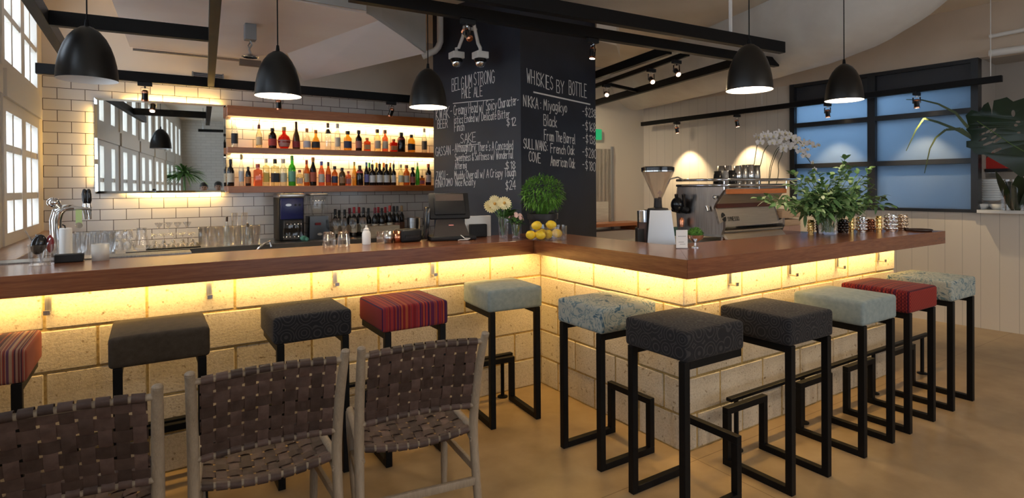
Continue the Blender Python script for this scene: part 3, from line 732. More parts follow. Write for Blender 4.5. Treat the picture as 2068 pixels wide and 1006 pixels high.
spot(on2(1224, B2[0], B2[1], .025), (2.6, 2.0, 1.0), True, 'track spotlight nearest the pillar on the slim track', 18)
spot(on2(1315, B2[0], B2[1], .025), (3.4, 2.0, .8), True, 'middle of the three spotlights on the slim track', 18)
spot(on2(1366, B2[0], B2[1], .025), (3.3, .9, 0), True, 'rightmost of the three spotlights on the slim track', 18)
# unseen track with wide spots, added behind the viewer as warm fill light
beam((-.2, -1.5, 2.75), (6.3, -1.5, 2.75), 'unseen black lighting track added behind the viewer to carry the fill spotlights', .05, .06, 'lighting_track')
for q, w_ in (((-.1, -1.5, 2.75), 'left end of the added track behind the viewer'), ((6.2, -1.5, 2.75), 'right end of the added track behind the viewer')): rod(q[0], q[1], q[2]+.03, 'thin hanger at the '+w_)
for k, x in enumerate((.6, 1.9, 3.2, 4.5, 5.8)):
    spot((x, -1.5, 2.72), (x-.1, -.2, 0), True, 'unseen track spotlight added behind the viewer as warm fill light', 48, ang=140, col=(1, .80, .58))
spot((4.35, 5.85, 2.9), (5.7, 6.5, 1.2), True, 'unseen spotlight added behind the pillar to brighten the far wall', 60, ang=110, col=(1, .82, .58))  # lamp added out of sight to brighten the wall beyond the pillar
rod(4.35, 5.85, 2.9, 'thin hanger of the added spotlight behind the pillar')
for u, lab, aim in ((1368, 'left end of the wall track', 1395), (1487, 'wall track above the orchids', 1530), (1671, 'wall track below the right pendant', 1690), (1853, 'wall track right end, before the window', 1865)):
    q = on2(u, T0, T1, .03); a = PW(aim, 420)
    spot(q, (a.x, a.y, a.z), True, 'track spotlight on the %s' % lab, 46, ang=74)
# ------------------------------------------------------------------ handwriting (stroke lettering on a 4 x 6 grid)
GL = {
'A':'0,0 2,6 4,0|1,2.2 3,2.2','B':'0,0 0,6 2.6,6 3.2,4.8 2.4,3.4 0,3.2|2.4,3.4 3.8,2 3,0 0,0','C':'3.6,5 2.4,6 .8,5.2 0,3 .8,.6 2.4,0 3.8,1','D':'0,0 0,6 2,5.8 3.8,3.6 3.4,1.2 1.8,0 0,0',
'E':'3.4,6 0,6 0,0 3.6,0|0,3.1 2.8,3.1','F':'0,0 0,6 3.4,6|0,3.2 2.6,3.2','G':'3.6,5 2.2,6 .6,5 0,3 .8,.6 2.4,0 3.8,1 3.8,2.8 2.2,2.8','H':'0,0 0,6|3.6,0 3.6,6|0,3 3.6,3','I':'1.6,0 1.6,6',
'K':'0,0 0,6|3.6,6 0,2.8 3.8,0','L':'0,6 0,0 3.2,0','M':'0,0 .4,6 2,2.4 3.6,6 4,0','N':'0,0 0,6 3.6,0 3.6,6','O':'2,6 .4,4.8 0,3 .6,.8 2,0 3.4,1 4,3.2 3.4,5.2 2,6','P':'0,0 0,6 2.6,6 3.6,4.6 2.6,3 0,2.8',
'R':'0,0 0,6 2.6,6 3.4,4.6 2.4,3.2 0,3|1.6,3.1 3.8,0','S':'3.4,5.2 2,6 .4,5 .8,3.6 3,2.6 3.6,1.2 2,0 .2,.8','T':'0,6 4,6|2,6 2,0','U':'0,6 .1,1.4 1.6,0 3.4,1.2 3.6,6','V':'0,6 2,0 4,6','W':'0,6 1,0 2,4 3,0 4,6','X':'0,0 4,6|0,6 4,0','Y':'0,6 2,3 4,6|2,3 2,0','Z':'0,6 3.8,6 0,0 4,0',
'a':'3,3.4 1.4,3.9 .2,2.4 .4,.6 1.6,0 3,1.4|3,3.8 3.1,0','b':'0,6 0,0|0,2.8 1.6,3.8 3,2.6 2.6,.6 1.2,0 0,.8','c':'2.8,3.2 1.6,3.9 .3,2.6 .3,1 1.4,0 2.8,.7','d':'3,6 3,0|3,2.8 1.6,3.8 .2,2.4 .4,.6 1.6,0 3,1.2','e':'.2,2 2.8,2.2 2.2,3.7 1,3.8 .1,2.2 .5,.5 1.7,0 2.8,.7',
'f':'2.8,5.6 1.8,6 1.1,5 1.1,0|.2,3.6 2.4,3.6','g':'3,3.4 1.4,3.9 .2,2.4 .6,.8 1.8,.4 3,1.6|3,3.8 2.9,-1 1.4,-1.8 .2,-1.2','h':'0,6 0,0|0,2.6 1.6,3.8 2.8,2.8 2.8,0','i':'.8,3.8 .8,0|.8,5 .9,5.3','k':'0,6 0,0|2.6,3.8 .1,1.8 2.8,0','l':'.6,6 .6,.4 1.2,0','m':'0,3.8 0,0|0,2.8 1,3.8 1.9,3 1.9,0|1.9,2.8 3,3.8 3.8,2.8 3.8,0','n':'0,3.8 0,0|0,2.6 1.5,3.8 2.7,2.8 2.7,0','o':'1.5,3.9 .2,2.8 .3,.9 1.5,0 2.8,1 2.8,2.9 1.5,3.9','p':'0,3.8 0,-1.8|0,2.8 1.6,3.8 3,2.4 2.4,.6 1.2,.2 0,1',
'q':'3,3.4 1.4,3.9 .2,2.4 .6,.8 1.8,.4 3,1.6|3,3.8 3,-1.8','r':'0,3.8 0,0|0,2.4 1.2,3.7 2.4,3.6','s':'2.6,3.4 1.4,3.9 .3,3 2.4,1.4 2.2,.3 1,0 0,.6','t':'1.2,5.4 1.2,.5 2.2,0|0,3.8 2.6,3.8','u':'0,3.8 .1,.8 1.2,0 2.6,1.2|2.7,3.8 2.8,0','v':'0,3.8 1.5,0 3,3.8','w':'0,3.8 .9,0 1.9,2.8 2.9,0 3.8,3.8','x':'0,0 2.8,3.8|0,3.8 2.8,0','y':'0,3.8 1.5,.6|3,3.8 1.2,-1.4 .2,-1.7','z':'0,3.8 2.8,3.8 0,0 3,0',
'0':'2,6 .4,4.8 0,3 .6,.8 2,0 3.2,1 3.6,3.2 3.2,5.2 2,6','1':'.6,4.8 1.8,6 1.8,0','2':'.2,4.6 1.2,6 3,5.4 3,3.8 .2,0 3.6,0','3':'.3,5.2 1.8,6 3.2,4.8 1.4,3.2 3.4,1.8 2.4,.2 .2,.6','4':'2.6,0 2.6,6 0,2 3.8,2','6':'3,5.8 1,4 .2,1.6 1.4,0 3.2,1.2 2.4,2.9 .5,2','8':'1.8,3.2 .4,4.6 1.8,6 3.2,4.6 1.8,3.2 .2,1.4 1.8,0 3.5,1.4 1.8,3.2','$':'3.4,5 2,5.6 .4,4.6 1,3.4 3,2.6 3.4,1.2 2,.4 .2,1|1.9,6.6 1.8,-.6',
'-':'.2,2.8 2.4,3',':':'.6,3.4 .7,3.6|.6,.6 .7,.8',',':'.8,.4 .4,-.9','&':'3.6,0 .6,4.6 1.6,6 2.4,4.8 .2,1.6 1.2,0 3.4,2.2','/':'0,-.4 2.2,6.2',"'":'.6,6.2 .5,5',' ':''}
def lettering(text, p0, p1, hgt, up, nrm, wd, thick=.0, parent=None, mat=None, name='lettering', jit=.18):
    """hand-lettered line from p0 to p1 (world), cap height hgt"""
    p0, p1, up, nrm = Vector(p0), Vector(p1), Vector(up).normalized(), Vector(nrm).normalized()
    d = p1-p0; L = d.length; d.normalize()
    adv = [(2.2 if ch in "i lI',:1" else 5.4 if ch in 'mMwW' else 4.7 if ch.isupper() or ch in '&$' else 3.9) for ch in text]
    k = L/sum(adv); ky = hgt/6; mb = MB(); x = 0
    for ch, a in zip(text, adv):
        oy = random.uniform(-jit, jit)
        for st in GL.get(ch, '').split('|'):
            if not st: continue
            pts = [tuple(map(float, q.split(','))) for q in st.split()]
            W_ = [p0+d*((x+px+random.uniform(-.1, .1)*jit*3)*k)+up*((py+oy)*ky)+nrm*.0012 for px, py in pts]
            for q0, q1 in zip(W_, W_[1:]):
                e_ = (q1-q0)
                if e_.length < 1e-5: continue
                e_.normalize(); s_ = e_.cross(nrm)*wd*.5; x_ = e_*wd*.35
                mb.face([q0-x_-s_, q1+x_-s_, q1+x_+s_, q0-x_+s_])
        x += a
    if parent: mb.xf(parent.matrix_world.inverted())
    return mb.build(name, mat or MT['chalk'], parent, False)
# ------------------------------------------------------------------ blackboard pillar
PO = Vector((2.77, 4.25, 0)); DL = Vector((-.2826, .959, 0)).normalized(); DR = Vector((.959, .2835, 0)).normalized(); PS = 1.175
pil = thing('blackboard_pillar', 'square black chalkboard pillar with white handwritten drink menus behind the counter', 'pillar', PO)
MT['board_black'] = mottled('blackboard_paint', (.013, .0155, .025), (.023, .028, .043), 2.5, .42, 'World', spec=.5)
PR = 1.215
MB().prism([Vector((0, 0, 0)), DR*PR, DR*PR+DL*PS, DL*PS], (0, 0, ZC)).build('shaft', MT['board_black'], pil, False)
bpy.context.view_layer.update()
NL, NR = -DR, -DL
UP = Vector((0, 0, 1))
def board(text, u0, v0, u1, v1, hpx, nrm, wd=.007):
    a, b_ = PP(u0, v0, PO, nrm), PP(u1, v1, PO, nrm)
    hm = (PP(u0, v0-hpx, PO, nrm)-a).length
    return lettering(text, a, b_, hm, UP, nrm, wd, parent=pil, name='chalk_lettering')
def uline(u0, v0, u1, v1, nrm, wd=.008):
    a, b_ = PP(u0, v0, PO, nrm), PP(u1, v1, PO, nrm)
    mb = MB(); o = UP*wd*.5; n_ = nrm*.0012; mb.face([a-o+n_, b_-o+n_, b_+o+n_, a+o+n_]); mb.xf(Matrix.Translation(-PO)); return mb.build('chalk_underline', MT['chalk'], pil, False)
for r_ in (('BELGIUM', 913, 184, 955, 176, 25), ('STRONG', 957, 173, 1000, 168, 26), ('PALE', 933, 199, 952, 196, 19), ('ALE', 957, 196, 976, 194, 20),
           ('KWAK', 881, 242, 909, 238, 23), ('- Creamy Head w/ Spicy', 910, 234, 1004, 221, 20), ('Character-', 1006, 219, 1049, 211, 20), ('istics Ended w/ Delicate Bitter', 917, 250, 1031, 238, 16),
           ('BEER', 884, 260, 905, 257, 17), ('$12', 1023, 255, 1043, 253, 16), ('Finish', 918, 266, 939, 263, 17), ('SAKE', 930, 290, 963, 286, 19),
           ('GASSAN -', 880, 316, 918, 311, 18), ("Although Dry, There's A Concealed", 919, 307, 1037, 302, 17), ('Sweetness & Softness w/ Wonderful', 919, 326, 1037, 320, 15), ('Aftering', 919, 342, 943, 340, 14), ('$18', 1021, 343, 1042, 341, 16),
           ('ZAKU -', 881, 364, 906, 361, 17), ('HINATOMO', 880, 379, 915, 375, 15), ('Muddy Overall w/ A Crispy Tough', 918, 362, 1043, 356, 16), ('Nice Acidity', 920, 376, 961, 374, 14), ('$24', 1021, 384, 1042, 382, 18)):
    board(*r_, NL, .0065)
uline(915, 209, 998, 201, NL, .007); uline(925, 295, 967, 291, NL, .007)
for r_ in (('WHISKIES', 1064, 166, 1118, 183, 28), ('BY', 1124, 186, 1140, 190, 25), ('BOTTLE', 1149, 190, 1186, 198, 28), ('NIKKA :', 1057, 214, 1094, 221, 22), ('Miyagikyo', 1098, 221, 1146, 228, 21), ('-$238', 1176, 233, 1204, 239, 18),
           ('Black', 1098, 253, 1126, 258, 22), ('-$168', 1176, 262, 1203, 268, 19), ('From The Barrel', 1099, 283, 1162, 291, 21), ('-$138', 1177, 287, 1203, 293, 18),
           ('SULLIVANS:', 1057, 299, 1107, 306, 20), ('French Oak', 1112, 309, 1161, 313, 19), ('-$280', 1176, 315, 1205, 321, 19), ('COVE', 1068, 325, 1093, 330, 20), ('American Oak', 1112, 334, 1162, 340, 20), ('-$180', 1176, 341, 1203, 347, 19)):
    board(*r_, NR, .0085)
uline(1077, 186, 1192, 211, NR, .014)
# dome cameras on white arms on the pillar
def domecam(uv0, uv1, lab, off):
    top = PP(uv0[0], uv0[1], PO+NL*off, NL); bot = PP(uv1[0], uv1[1], PO+NL*off, NL)
    t = thing('dome_camera', lab, 'security camera', bot, 0, 'security cameras on the pillar')
    d = top-bot
    wallp = d+Vector((0, 0, .06))-NL*off
    MB().tube([wallp, d+Vector((0, 0, .05)), d*.85+Vector((0, 0, 0)), d*.3+Vector((0, 0, .03)), (0, 0, .10), (0, 0, .055)], .016, 10).build('arm', MT['white'], t)
    MB().bb((-.058, -.058, .0), (.058, .058, .062), .006).build('housing', MT['white'], t, False)
    MB().lathe([(.056, 0), (.058, -.022), (.05, -.032), (.046, -.034)], n=20).build('collar', MT['blackgloss'], t)
    MB().lathe([(.046, -.034), (.042, -.055), (.028, -.072), (0, -.08)], n=20).build('dome', MT['chrome'], t)
domecam((937, 66), (922, 119), 'small white dome camera, left of the two hanging on the pillar', .16)
domecam((955, 38), (970, 119), 'white dome camera, right of the two hanging on the pillar', .16)
# white drain pipe at the pillar's left edge
pp = PP(889, 60, PO+NL*.06, NL); pts = [Vector((pp.x, pp.y, ZC)), Vector((pp.x, pp.y, 2.62)), Vector((pp.x-.015, pp.y+.01, 2.56)), Vector((pp.x-.06, pp.y+.05, 2.515))]
q = PP(889, 85, PO+NL*.06, NL); q2 = q+(P(853, 114, Y=q.y+.1)-q)*1.0
tag(MB().tube([Vector((q.x, q.y, ZC)), q, q+(q2-q)*.12+Vector((0, 0, -.035)), q+(q2-q)*.3+Vector((0, 0, -.045)), q2], .032, 14).build('drain_pipe', MT['white']), 'white plastic drain pipe bending beside the top of the pillar', 'pipe')
# ------------------------------------------------------------------ mirror
ml0, ml1 = P(190, 300, Y=6.50).x, P(456, 300, Y=6.50).x
mz0, mz1 = 1.42, 2.303
t = thing('wall_mirror', 'wide frameless mirror lit around its edges on the tiled wall', 'mirror', ((ml0+ml1)/2, 6.50, mz0))
hw, mh = (ml1-ml0)/2, mz1-mz0
bv = .022
mb = MB(); A = [(-hw, .006, 0), (hw, .006, 0), (hw, .006, mh), (-hw, .006, mh)]; B = [(-hw+bv, 0, bv), (hw-bv, 0, bv), (hw-bv, 0, mh-bv), (-hw+bv, 0, mh-bv)]
mb.face(B); [mb.face((A[i], A[(i+1) % 4], B[(i+1) % 4], B[i])) for i in range(4)]
mb.build('mirror_glass', MT['mirror'], t, False)
MB().bb((-hw+.002, .007, .002), (hw-.002, .02, mh-.002)).build('backing', MT['blackmat'], t, False)
MB().bb((-hw+.06, .02, .03), (hw-.03, .055, .06)).bb((-hw+.06, .02, mh-.06), (hw-.03, .055, mh-.03)).build('batten', MT['darksteel'], t, False)
strip('mirror_led', (ml0+.12, 6.535, mz0+.012), (ml1-.05, 6.535, mz0+.012), .02, 5, LEDC, (0, .35, -1))
strip('mirror_led', (ml0+.12, 6.535, mz1-.012), (ml1-.05, 6.535, mz1-.012), .02, 4.5, LEDC, (0, .35, 1))
strip('mirror_led', (ml0+.012, 6.535, mz0+.1), (ml0+.012, 6.535, mz1-.1), .02, 1.6, LEDC, (-1, .35, 0))
LEDS = (1, .72, .30)
# ------------------------------------------------------------------ bottle shelves
SX0, SX1, SY0 = ml1+.0, 3.02, 6.32
shelves = [(2.182, 2.285, 'top'), (1.812, 1.872, 'middle'), (1.415, 1.482, 'bottom')]
for z0, z1, nm in shelves:
    t = thing('bottle_shelf', {'top': 'topmost thick wooden shelf, empty, on the tile wall', 'middle': 'middle wooden shelf carrying spirit bottles on the tile wall', 'bottom': 'lowest wooden shelf packed with bottles on the tile wall'}[nm], 'shelf', ((SX0+SX1)/2, 6.44, z0), 0, 'wooden bottle shelves')
    MB().bb((-(SX1-SX0)/2, SY0-6.44, 0), ((SX1-SX0)/2, YB-6.441, z1-z0), .003).build('board', MT['shelf'], t, False)
    if nm != 'bottom':
        MB().bb((-(SX1-SX0)/2+.05, .075, -.008), ((SX1-SX0)/2-.05, .095, 0)).build('led_strip', MT['led'], t, False)
        strip('shelf_led', (SX0+.05, 6.52, z0-.010), (SX1-.05, 6.52, z0-.010), .02, 8 if nm == 'top' else 5.5, LEDS, (0, .25, -1))
# ------------------------------------------------------------------ bottles
_bm = {}
def bmat(kind, *c):
    key = (kind,)+c
    if key not in _bm:
        if kind == 'clear': _bm[key] = glassy('clear_bottle', c[0] if c else (.93, .94, .90), .2, .03, .06, (.9, .9, .8))
        elif kind == 'tint': _bm[key] = glassy('tinted_bottle', c[0], .12, .03, .25, tuple(x*.8 for x in c[0]))
        elif kind == 'dark': _bm[key] = simple('dark_bottle', c[0], .08, 0, .6)
        else: _bm[key] = simple('bottle_'+kind, c[0], c[1] if len(c) > 1 else .5)
    return _bm[key]
PROF = {
 'spirit': [(.0, 0), (.46, 0), (.5, .02), (.5, .60), (.46, .66), (.26, .74), (.2, .80), (.2, .97), (.24, .97), (.24, 1), (0, 1)],
 'tall': [(.0, 0), (.46, 0), (.5, .02), (.5, .55), (.42, .63), (.24, .76), (.2, .84), (.2, 1), (0, 1)],
 'wine': [(.0, 0), (.46, 0), (.5, .02), (.5, .56), (.44, .65), (.24, .72), (.19, .76), (.19, 1), (0, 1)],
 'cognac': [(.0, 0), (.46, 0), (.5, .02), (.5, .30), (.42, .48), (.26, .64), (.19, .74), (.18, 1), (0, 1)],
 'squat': [(.0, 0), (.46, 0), (.5, .03), (.5, .62), (.42, .74), (.24, .82), (.2, .85), (.2, 1), (0, 1)],
 'globe': [(.0, 0), (.26, 0), (.38, .08), (.5, .3), (.5, .42), (.4, .58), (.2, .68), (.15, .72), (.15, 1), (0, 1)],
 'bell': [(.0, 0), (.47, 0), (.5, .02), (.5, .25), (.46, .42), (.34, .58), (.2, .66), (.17, .72), (.17, 1), (0, 1)],
 'square': [(.0, 0), (.48, 0), (.5, .02), (.5, .68), (.46, .73), (.18, .77), (.17, .97), (.21, .97), (.21, 1), (0, 1)]}
def bottle(x, y, z, w, h_, prof, glass, label, capm, lab, group, labz=(.12, .45), cap=.16, neck=None, sq=None, name='bottle', spout=False):
    t = thing(name, lab, 'bottle', (x, y, z), random.uniform(-.2, .2) if not sq else random.uniform(-.12, .12), group)
    pr = [(r*w, zz*h_) for r, zz in PROF[prof]]
    n = 16
    MB().lathe(pr, n=n, sq=sq).build('body', glass, t)
    rn = [r for r, zz in PROF[prof] if r > 0][-1]*w
    if label:
        lz0, lz1 = labz
        rr = [np.interp(q, [z_ for _, z_ in PROF[prof][1:-1]], [r for r, _ in PROF[prof][1:-1]])*w+.0012 for q in (lz0, (lz0+lz1)/2, lz1)]
        MB().lathe(list(zip(rr, (lz0*h_, (lz0+lz1)/2*h_, lz1*h_))), n=n, sq=sq).build('label', label, t)
    if capm:
        MB().lathe([(rn*1.18, h_*(1-cap)), (rn*1.22, h_*1.0), (rn*.9, h_*1.012), (0, h_*1.012)], n=12).build('cap', capm, t)
    if spout:
        MB().tube([(0, 0, h_), (0, 0, h_+.02), (.01, 0, h_+.06)], [.009, .005, .003], 6).build('pour_spout', MT['chrome'], t)
    return t
ORD = ['first', 'second', 'third', 'fourth', 'fifth', 'sixth', 'seventh', 'eighth', 'ninth', 'tenth', 'eleventh', 'twelfth', '13th', '14th', '15th', '16th', '17th', '18th', '19th', '20th', '21st', '22nd', '23rd', '24th', '25th', '26th', '27th', '28th', '29th', '30th', '31st', '32nd']
K = lambda r, g, b_: bmat('cap', (r, g, b_), .4)
Lb = lambda r, g, b_: bmat('label', (r, g, b_), .6)
cl = bmat('clear'); amb = bmat('tint', (.75, .34, .07)); gold_ = bmat('tint', (.95, .66, .15)); dk = bmat('dark', (.014, .010, .009)); red = bmat('tint', (.80, .10, .04)); ora = bmat('tint', (.88, .27, .05)); grn = bmat('tint', (.16, .62, .10)); pal = bmat('clear', (.95, .92, .70)); pink = bmat('tint', (.90, .42, .22)); olive = bmat('dark', (.10, .055, .018))
blk_, crm, wht, red_l, navy, orc, gcap = K(.015, .015, .017), Lb(.68, .60, .46), Lb(.75, .74, .70), Lb(.42, .05, .04), Lb(.05, .06, .12), K(.55, .20, .06), K(.60, .45, .20)
blkl = Lb(.03, .03, .035)
UPB = [ # crop x, width, top, profile, glass, label, cap, square, text
 (150, 66, 168, 'tall', cl, blkl, None, None, 'clear long-necked bottle with square black label'),
 (372, 62, 215, 'tall', pal, Lb(.75, .68, .4), K(.2, .05, .04), None, 'tall pale clear bottle with dark red pourer'),
 (495, 80, 312, 'squat', dk, red_l, blk_, None, 'squat black bottle with red label'),
 (600, 122, 302, 'globe', red, Lb(.5, .25, .2), gcap, None, 'round red decanter with gold stopper'),
 (710, 74, 246, 'cognac', olive, Lb(.28, .03, .03), None, None, 'slender brown bottle with dark red base'),
 (808, 74, 314, 'bell', cl, Lb(.6, .62, .66), orc, None, 'clear bell-shaped bottle with orange cork and silver label'),
 (888, 80, 329, 'bell', gold_, blkl, orc, None, 'golden bell-shaped bottle with orange cork'),
 (998, 54, 250, 'spirit', cl, blkl, K(.15, .12, .10), 6, 'clear slim bottle with black label at the shoulder'),
 (1085, 56, 264, 'spirit', cl, Lb(.7, .68, .55), K(.8, .8, .75), None, 'clear bottle with white cap'),
 (1178, 74, 339, 'spirit', gold_, navy, blk_, None, 'amber whisky bottle with navy label'),
 (1278, 60, 331, 'spirit', dk, Lb(.45, .2, .16), blk_, None, 'dark bottle with red and pale label'),
 (1355, 62, 400, 'square', ora, Lb(.6, .35, .15), orc, 6, 'short square orange bottle'),
 (1447, 64, 322, 'spirit', pal, crm, K(.1, .06, .05), None, 'pale amber bottle with cream label and dark cap'),
 (1517, 56, 329, 'spirit', pink, crm, K(.3, .14, .08), None, 'rosy amber bottle with cream label'),
 (1595, 64, 412, 'square', red, Lb(.6, .25, .1), orc, 6, 'short square orange-red bottle'),
 (1665, 72, 351, 'squat', dk, Lb(.25, .04, .05), blk_, None, 'round-shouldered black bottle with maroon label'),
 (1757, 66, 371, 'squat', gold_, blkl, blk_, None, 'stout golden bottle with black label'),
 (1873, 48, 282, 'tall', cl, Lb(.12, .11, .10), K(.7, .7, .6), None, 'tall clear bottle with dark upright label')]
def crop(x, y): return 440+x/4.4957, 190+y/4.4957
def shelf_row(rows, zshelf, wherein, group, y=6.42):
    for i, (cx, w, top, prof, gm, lm, cm, sq, txt) in enumerate(rows):
        u, vt = crop(cx, top); p = P(u, vt, Y=y); wl_m = (P(u+w/2/4.4957, vt, Y=y)-P(u-w/2/4.4957, vt, Y=y)).length*.93
        labz = (.10, .40) if prof in ('bell', 'globe') else (.06, .28) if prof == 'cognac' else (.62, .78) if 'shoulder' in txt else (.14, .48)
        bottle(p.x, y, zshelf+.001, wl_m*(.95 if sq else 1), min(p.z-zshelf, (.24 if 'pourer' in txt else .295) if zshelf > 1.7 else (.25 if 'pourer' in txt else .32)), prof, gm, lm, cm, '%s, %s from left on %s' % (txt, ORD[i], wherein), group, labz, sq=sq, spout=('pourer' in txt))
shelf_row(UPB, 1.872, 'the middle shelf', 'spirit bottles on the middle shelf')
LOB = [
 (115, 72, 594, 'wine', dk, crm, blk_, None, 'dark champagne bottle with pale label'),
 (212, 52, 548, 'tall', cl, Lb(.6, .6, .58), gcap, None, 'tall clear bottle with gold top'),
 (275, 56, 662, 'squat', dk, Lb(.5, .2, .06), blk_, None, 'short dark bottle with orange label'),
 (362, 88, 637, 'square', pink, None, K(.5, .12, .1), 6, 'square rosy-orange bottle with red stopper'),
 (437, 64, 588, 'square', pal, Lb(.7, .5, .1), K(.8, .75, .6), 6, 'pale bottle with yellow bottom and long neck'),
 (518, 78, 594, 'square', pal, blkl, blk_, 6, 'pale yellow square bottle with round black emblem'),
 (592, 72, 592, 'spirit', cl, Lb(.72, .68, .5), K(.75, .72, .6), None, 'clear bottle with cream cap and lettering'),
 (672, 72, 562, 'wine', grn, Lb(.15, .4, .3), K(.2, .6, .12), None, 'bright green bottle'),
 (742, 60, 690, 'square', pal, Lb(.72, .5, .35), K(.5, .1, .08), 6, 'short bottle with wide peach label'),
 (805, 56, 602, 'tall', amb, Lb(.65, .5, .3), K(.5, .08, .05), None, 'amber bottle with yellow label and red cap'),
 (863, 66, 578, 'tall', dk, Lb(.5, .12, .06), K(.7, .3, .06), None, 'dark liqueur bottle with orange cap'),
 (940, 60, 614, 'tall', pink, Lb(.7, .62, .5), K(.15, .15, .5), None, 'pale rose bottle with blue cap'),
 (1002, 52, 620, 'tall', amb, red_l, K(.08, .05, .04), None, 'amber bottle with red slanted label'),
 (1060, 56, 657, 'spirit', amb, navy, blk_, None, 'amber whisky bottle with navy label'),
 (1128, 62, 671, 'squat', olive, Lb(.4, .22, .1), blk_, None, 'brown stout bottle'),
 (1184, 48, 702, 'square', pink, Lb(.5, .2, .18), K(.4, .1, .08), 6, 'short bottle with dusty red label'),
 (1238, 40, 618, 'tall', gold_, None, K(.8, .6, .2), None, 'thin tall yellow bottle'),
 (1287, 68, 651, 'squat', dk, Lb(.6, .12, .10), K(.1, .06, .05), None, 'black square-shouldered bottle with red and white label'),
 (1348, 46, 622, 'tall', dk, Lb(.2, .2, .45), K(.1, .25, .5), None, 'dark slim bottle with blue neck'),
 (1402, 60, 640, 'wine', dk, wht, blk_, None, 'black bottle with white label and pourer'),
 (1467, 62, 635, 'wine', dk, wht, blk_, None, 'black bottle with white label and pourer'),
 (1530, 60, 638, 'wine', dk, wht, blk_, None, 'black bottle with white label and pourer'),
 (1595, 46, 640, 'wine', dk, wht, blk_, None, 'black bottle with white label and pourer'),
 (1660, 50, 642, 'tall', pal, Lb(.72, .7, .5), K(.7, .65, .4), None, 'pale yellow slim bottle'),
 (1712, 56, 647, 'spirit', amb, crm, K(.3, .12, .06), None, 'amber bottle with cream label'),
 (1768, 50, 667, 'spirit', dk, Lb(.45, .15, .12), blk_, None, 'black bottle with small red label'),
 (1812, 36, 624, 'tall', grn, None, K(.75, .75, .6), None, 'thin green bottle'),
 (1853, 46, 742, 'square', amb, Lb(.4, .1, .12), blk_, 6, 'very short red-labelled bottle'),
 (1910, 54, 637, 'wine', dk, Lb(.55, .45, .42), K(.6, .15, .08), None, 'dark wine bottle with orange-red top')]
shelf_row(LOB, 1.482, 'the lowest shelf', 'bottles on the lowest shelf')
for k, (cx, col) in enumerate(((1375, (.1, .5, .2)), (1440, (.9, .5, .1)), (1505, (.8, .3, .1)), (1565, (.85, .55, .3)))):
    u, vt = crop(cx, 625); p = P(u, vt, Y=6.51)
    bottle(p.x, 6.51, 1.483, .055, p.z-1.483, 'tall', dk, None, K(*col), '%s-topped bottle behind the white-labelled black bottles on the lowest shelf' % ('green', 'yellow', 'orange', 'peach')[k], 'bottles on the lowest shelf', cap=.2)
# ------------------------------------------------------------------ back bench and glassware
ZK = .925
t = thing('back_bench', 'long stainless steel back bench under the tile wall', 'bench', (1.4, 6.22, 0))
MB().bb((-.17-1.4, 5.9-6.22, ZK-.06), (3.0-1.4, .335, ZK), .004).build('worktop', MT['steel'], t, False)
MB().bb((-.171-1.4, 5.885-6.22, ZK-.075), (3.0-1.4, 5.899-6.22, ZK-.002)).build('front_edge', simple('dull_dark_steel', (.11, .10, .09), .45, .7), t, False)
MB().bb((-.15-1.4, 5.95-6.22, 0), (2.98-1.4, .33, ZK-.06)).build('cabinet', MT['darksteel'], t, False)
t = thing('ice_bench', 'low steel ice and drain bench at the left behind the beer tap', 'bench', (-.47, 5.3, 0))
MB().bb((XL+.21+.47, 4.05-5.3, ZK-.10), (-.18+.47, 6.55-5.3, ZK-.03), .004).build('worktop', MT['steel'], t, False)
MB().bb((XL+.22+.47, 4.1-5.3, 0), (-.2+.47, 6.54-5.3, ZK-.10)).build('cabinet', MT['darksteel'], t, False)
ZI = ZK-.03
_mesh = {}
def glass(kind, x, y, z, label, group, cat='glass', s=1.0, flip=False, name=None, mat='tumbler'):
    key = (kind, flip, mat)
    if key not in _mesh:
        pr = {'tall': [(0, .012), (.026, .012), (.031, .13), (.0325, .13), (.028, 0), (0, 0)],
              'low': [(0, .014), (.031, .014), (.037, .085), (.0385, .085), (.033, 0), (0, 0)],
              'jar': [(0, .008), (.034, .008), (.036, .06), (.028, .075), (.03, .09), (.032, .09), (.030, .074), (.039, .06), (.037, 0), (0, 0)],
              'coupe': [(0, .004), (.032, .002), (.032, 0), (.03, .004), (.004, .010), (.004, .065), (.012, .072), (.044, .125), (.045, .126), (.012, .070), (0, .068)],
              'carafe': [(0, .006), (.05, .006), (.048, .03), (.028, .105), (.03, .15), (.033, .15), (.030, .105), (.052, .03), (.052, 0), (0, 0)],
              'wine': [(0, .004), (.034, .002), (.034, 0), (.03, .004), (.004, .010), (.004, .09), (.02, .10), (.038, .14), (.032, .205), (.033, .205), (.04, .14), (.02, .097), (0, .092)],
              'cyl': [(0, .008), (.046, .008), (.046, .16), (.048, .16), (.048, 0), (0, 0)]}[kind]
        mb = MB().lathe(pr, n=18)
        if flip: mb.xf(Matrix.Translation((0, 0, max(z_ for _, z_ in pr))) @ Matrix.Rotation(PI, 4, 'X'))
        o = mb.build(name or {'tall': 'tumbler', 'low': 'whisky_tumbler', 'jar': 'glass_jar', 'coupe': 'coupe_glass', 'carafe': 'carafe', 'wine': 'wine_glass', 'cyl': 'glass_vase'}[kind], MT[mat], None, True, origin=False)
        _mesh[key] = o; o.location = (x, y, z)
    else:
        o = inst(_mesh[key], None, None, (x, y, z)) if False else _mesh[key].copy()
        if o.name not in COL.objects: COL.objects.link(o)
        o.location = (x, y, z); o.rotation_euler = (0, 0, 0)
    o.scale = (s, s, s)
    return tag(o, label, cat, group)
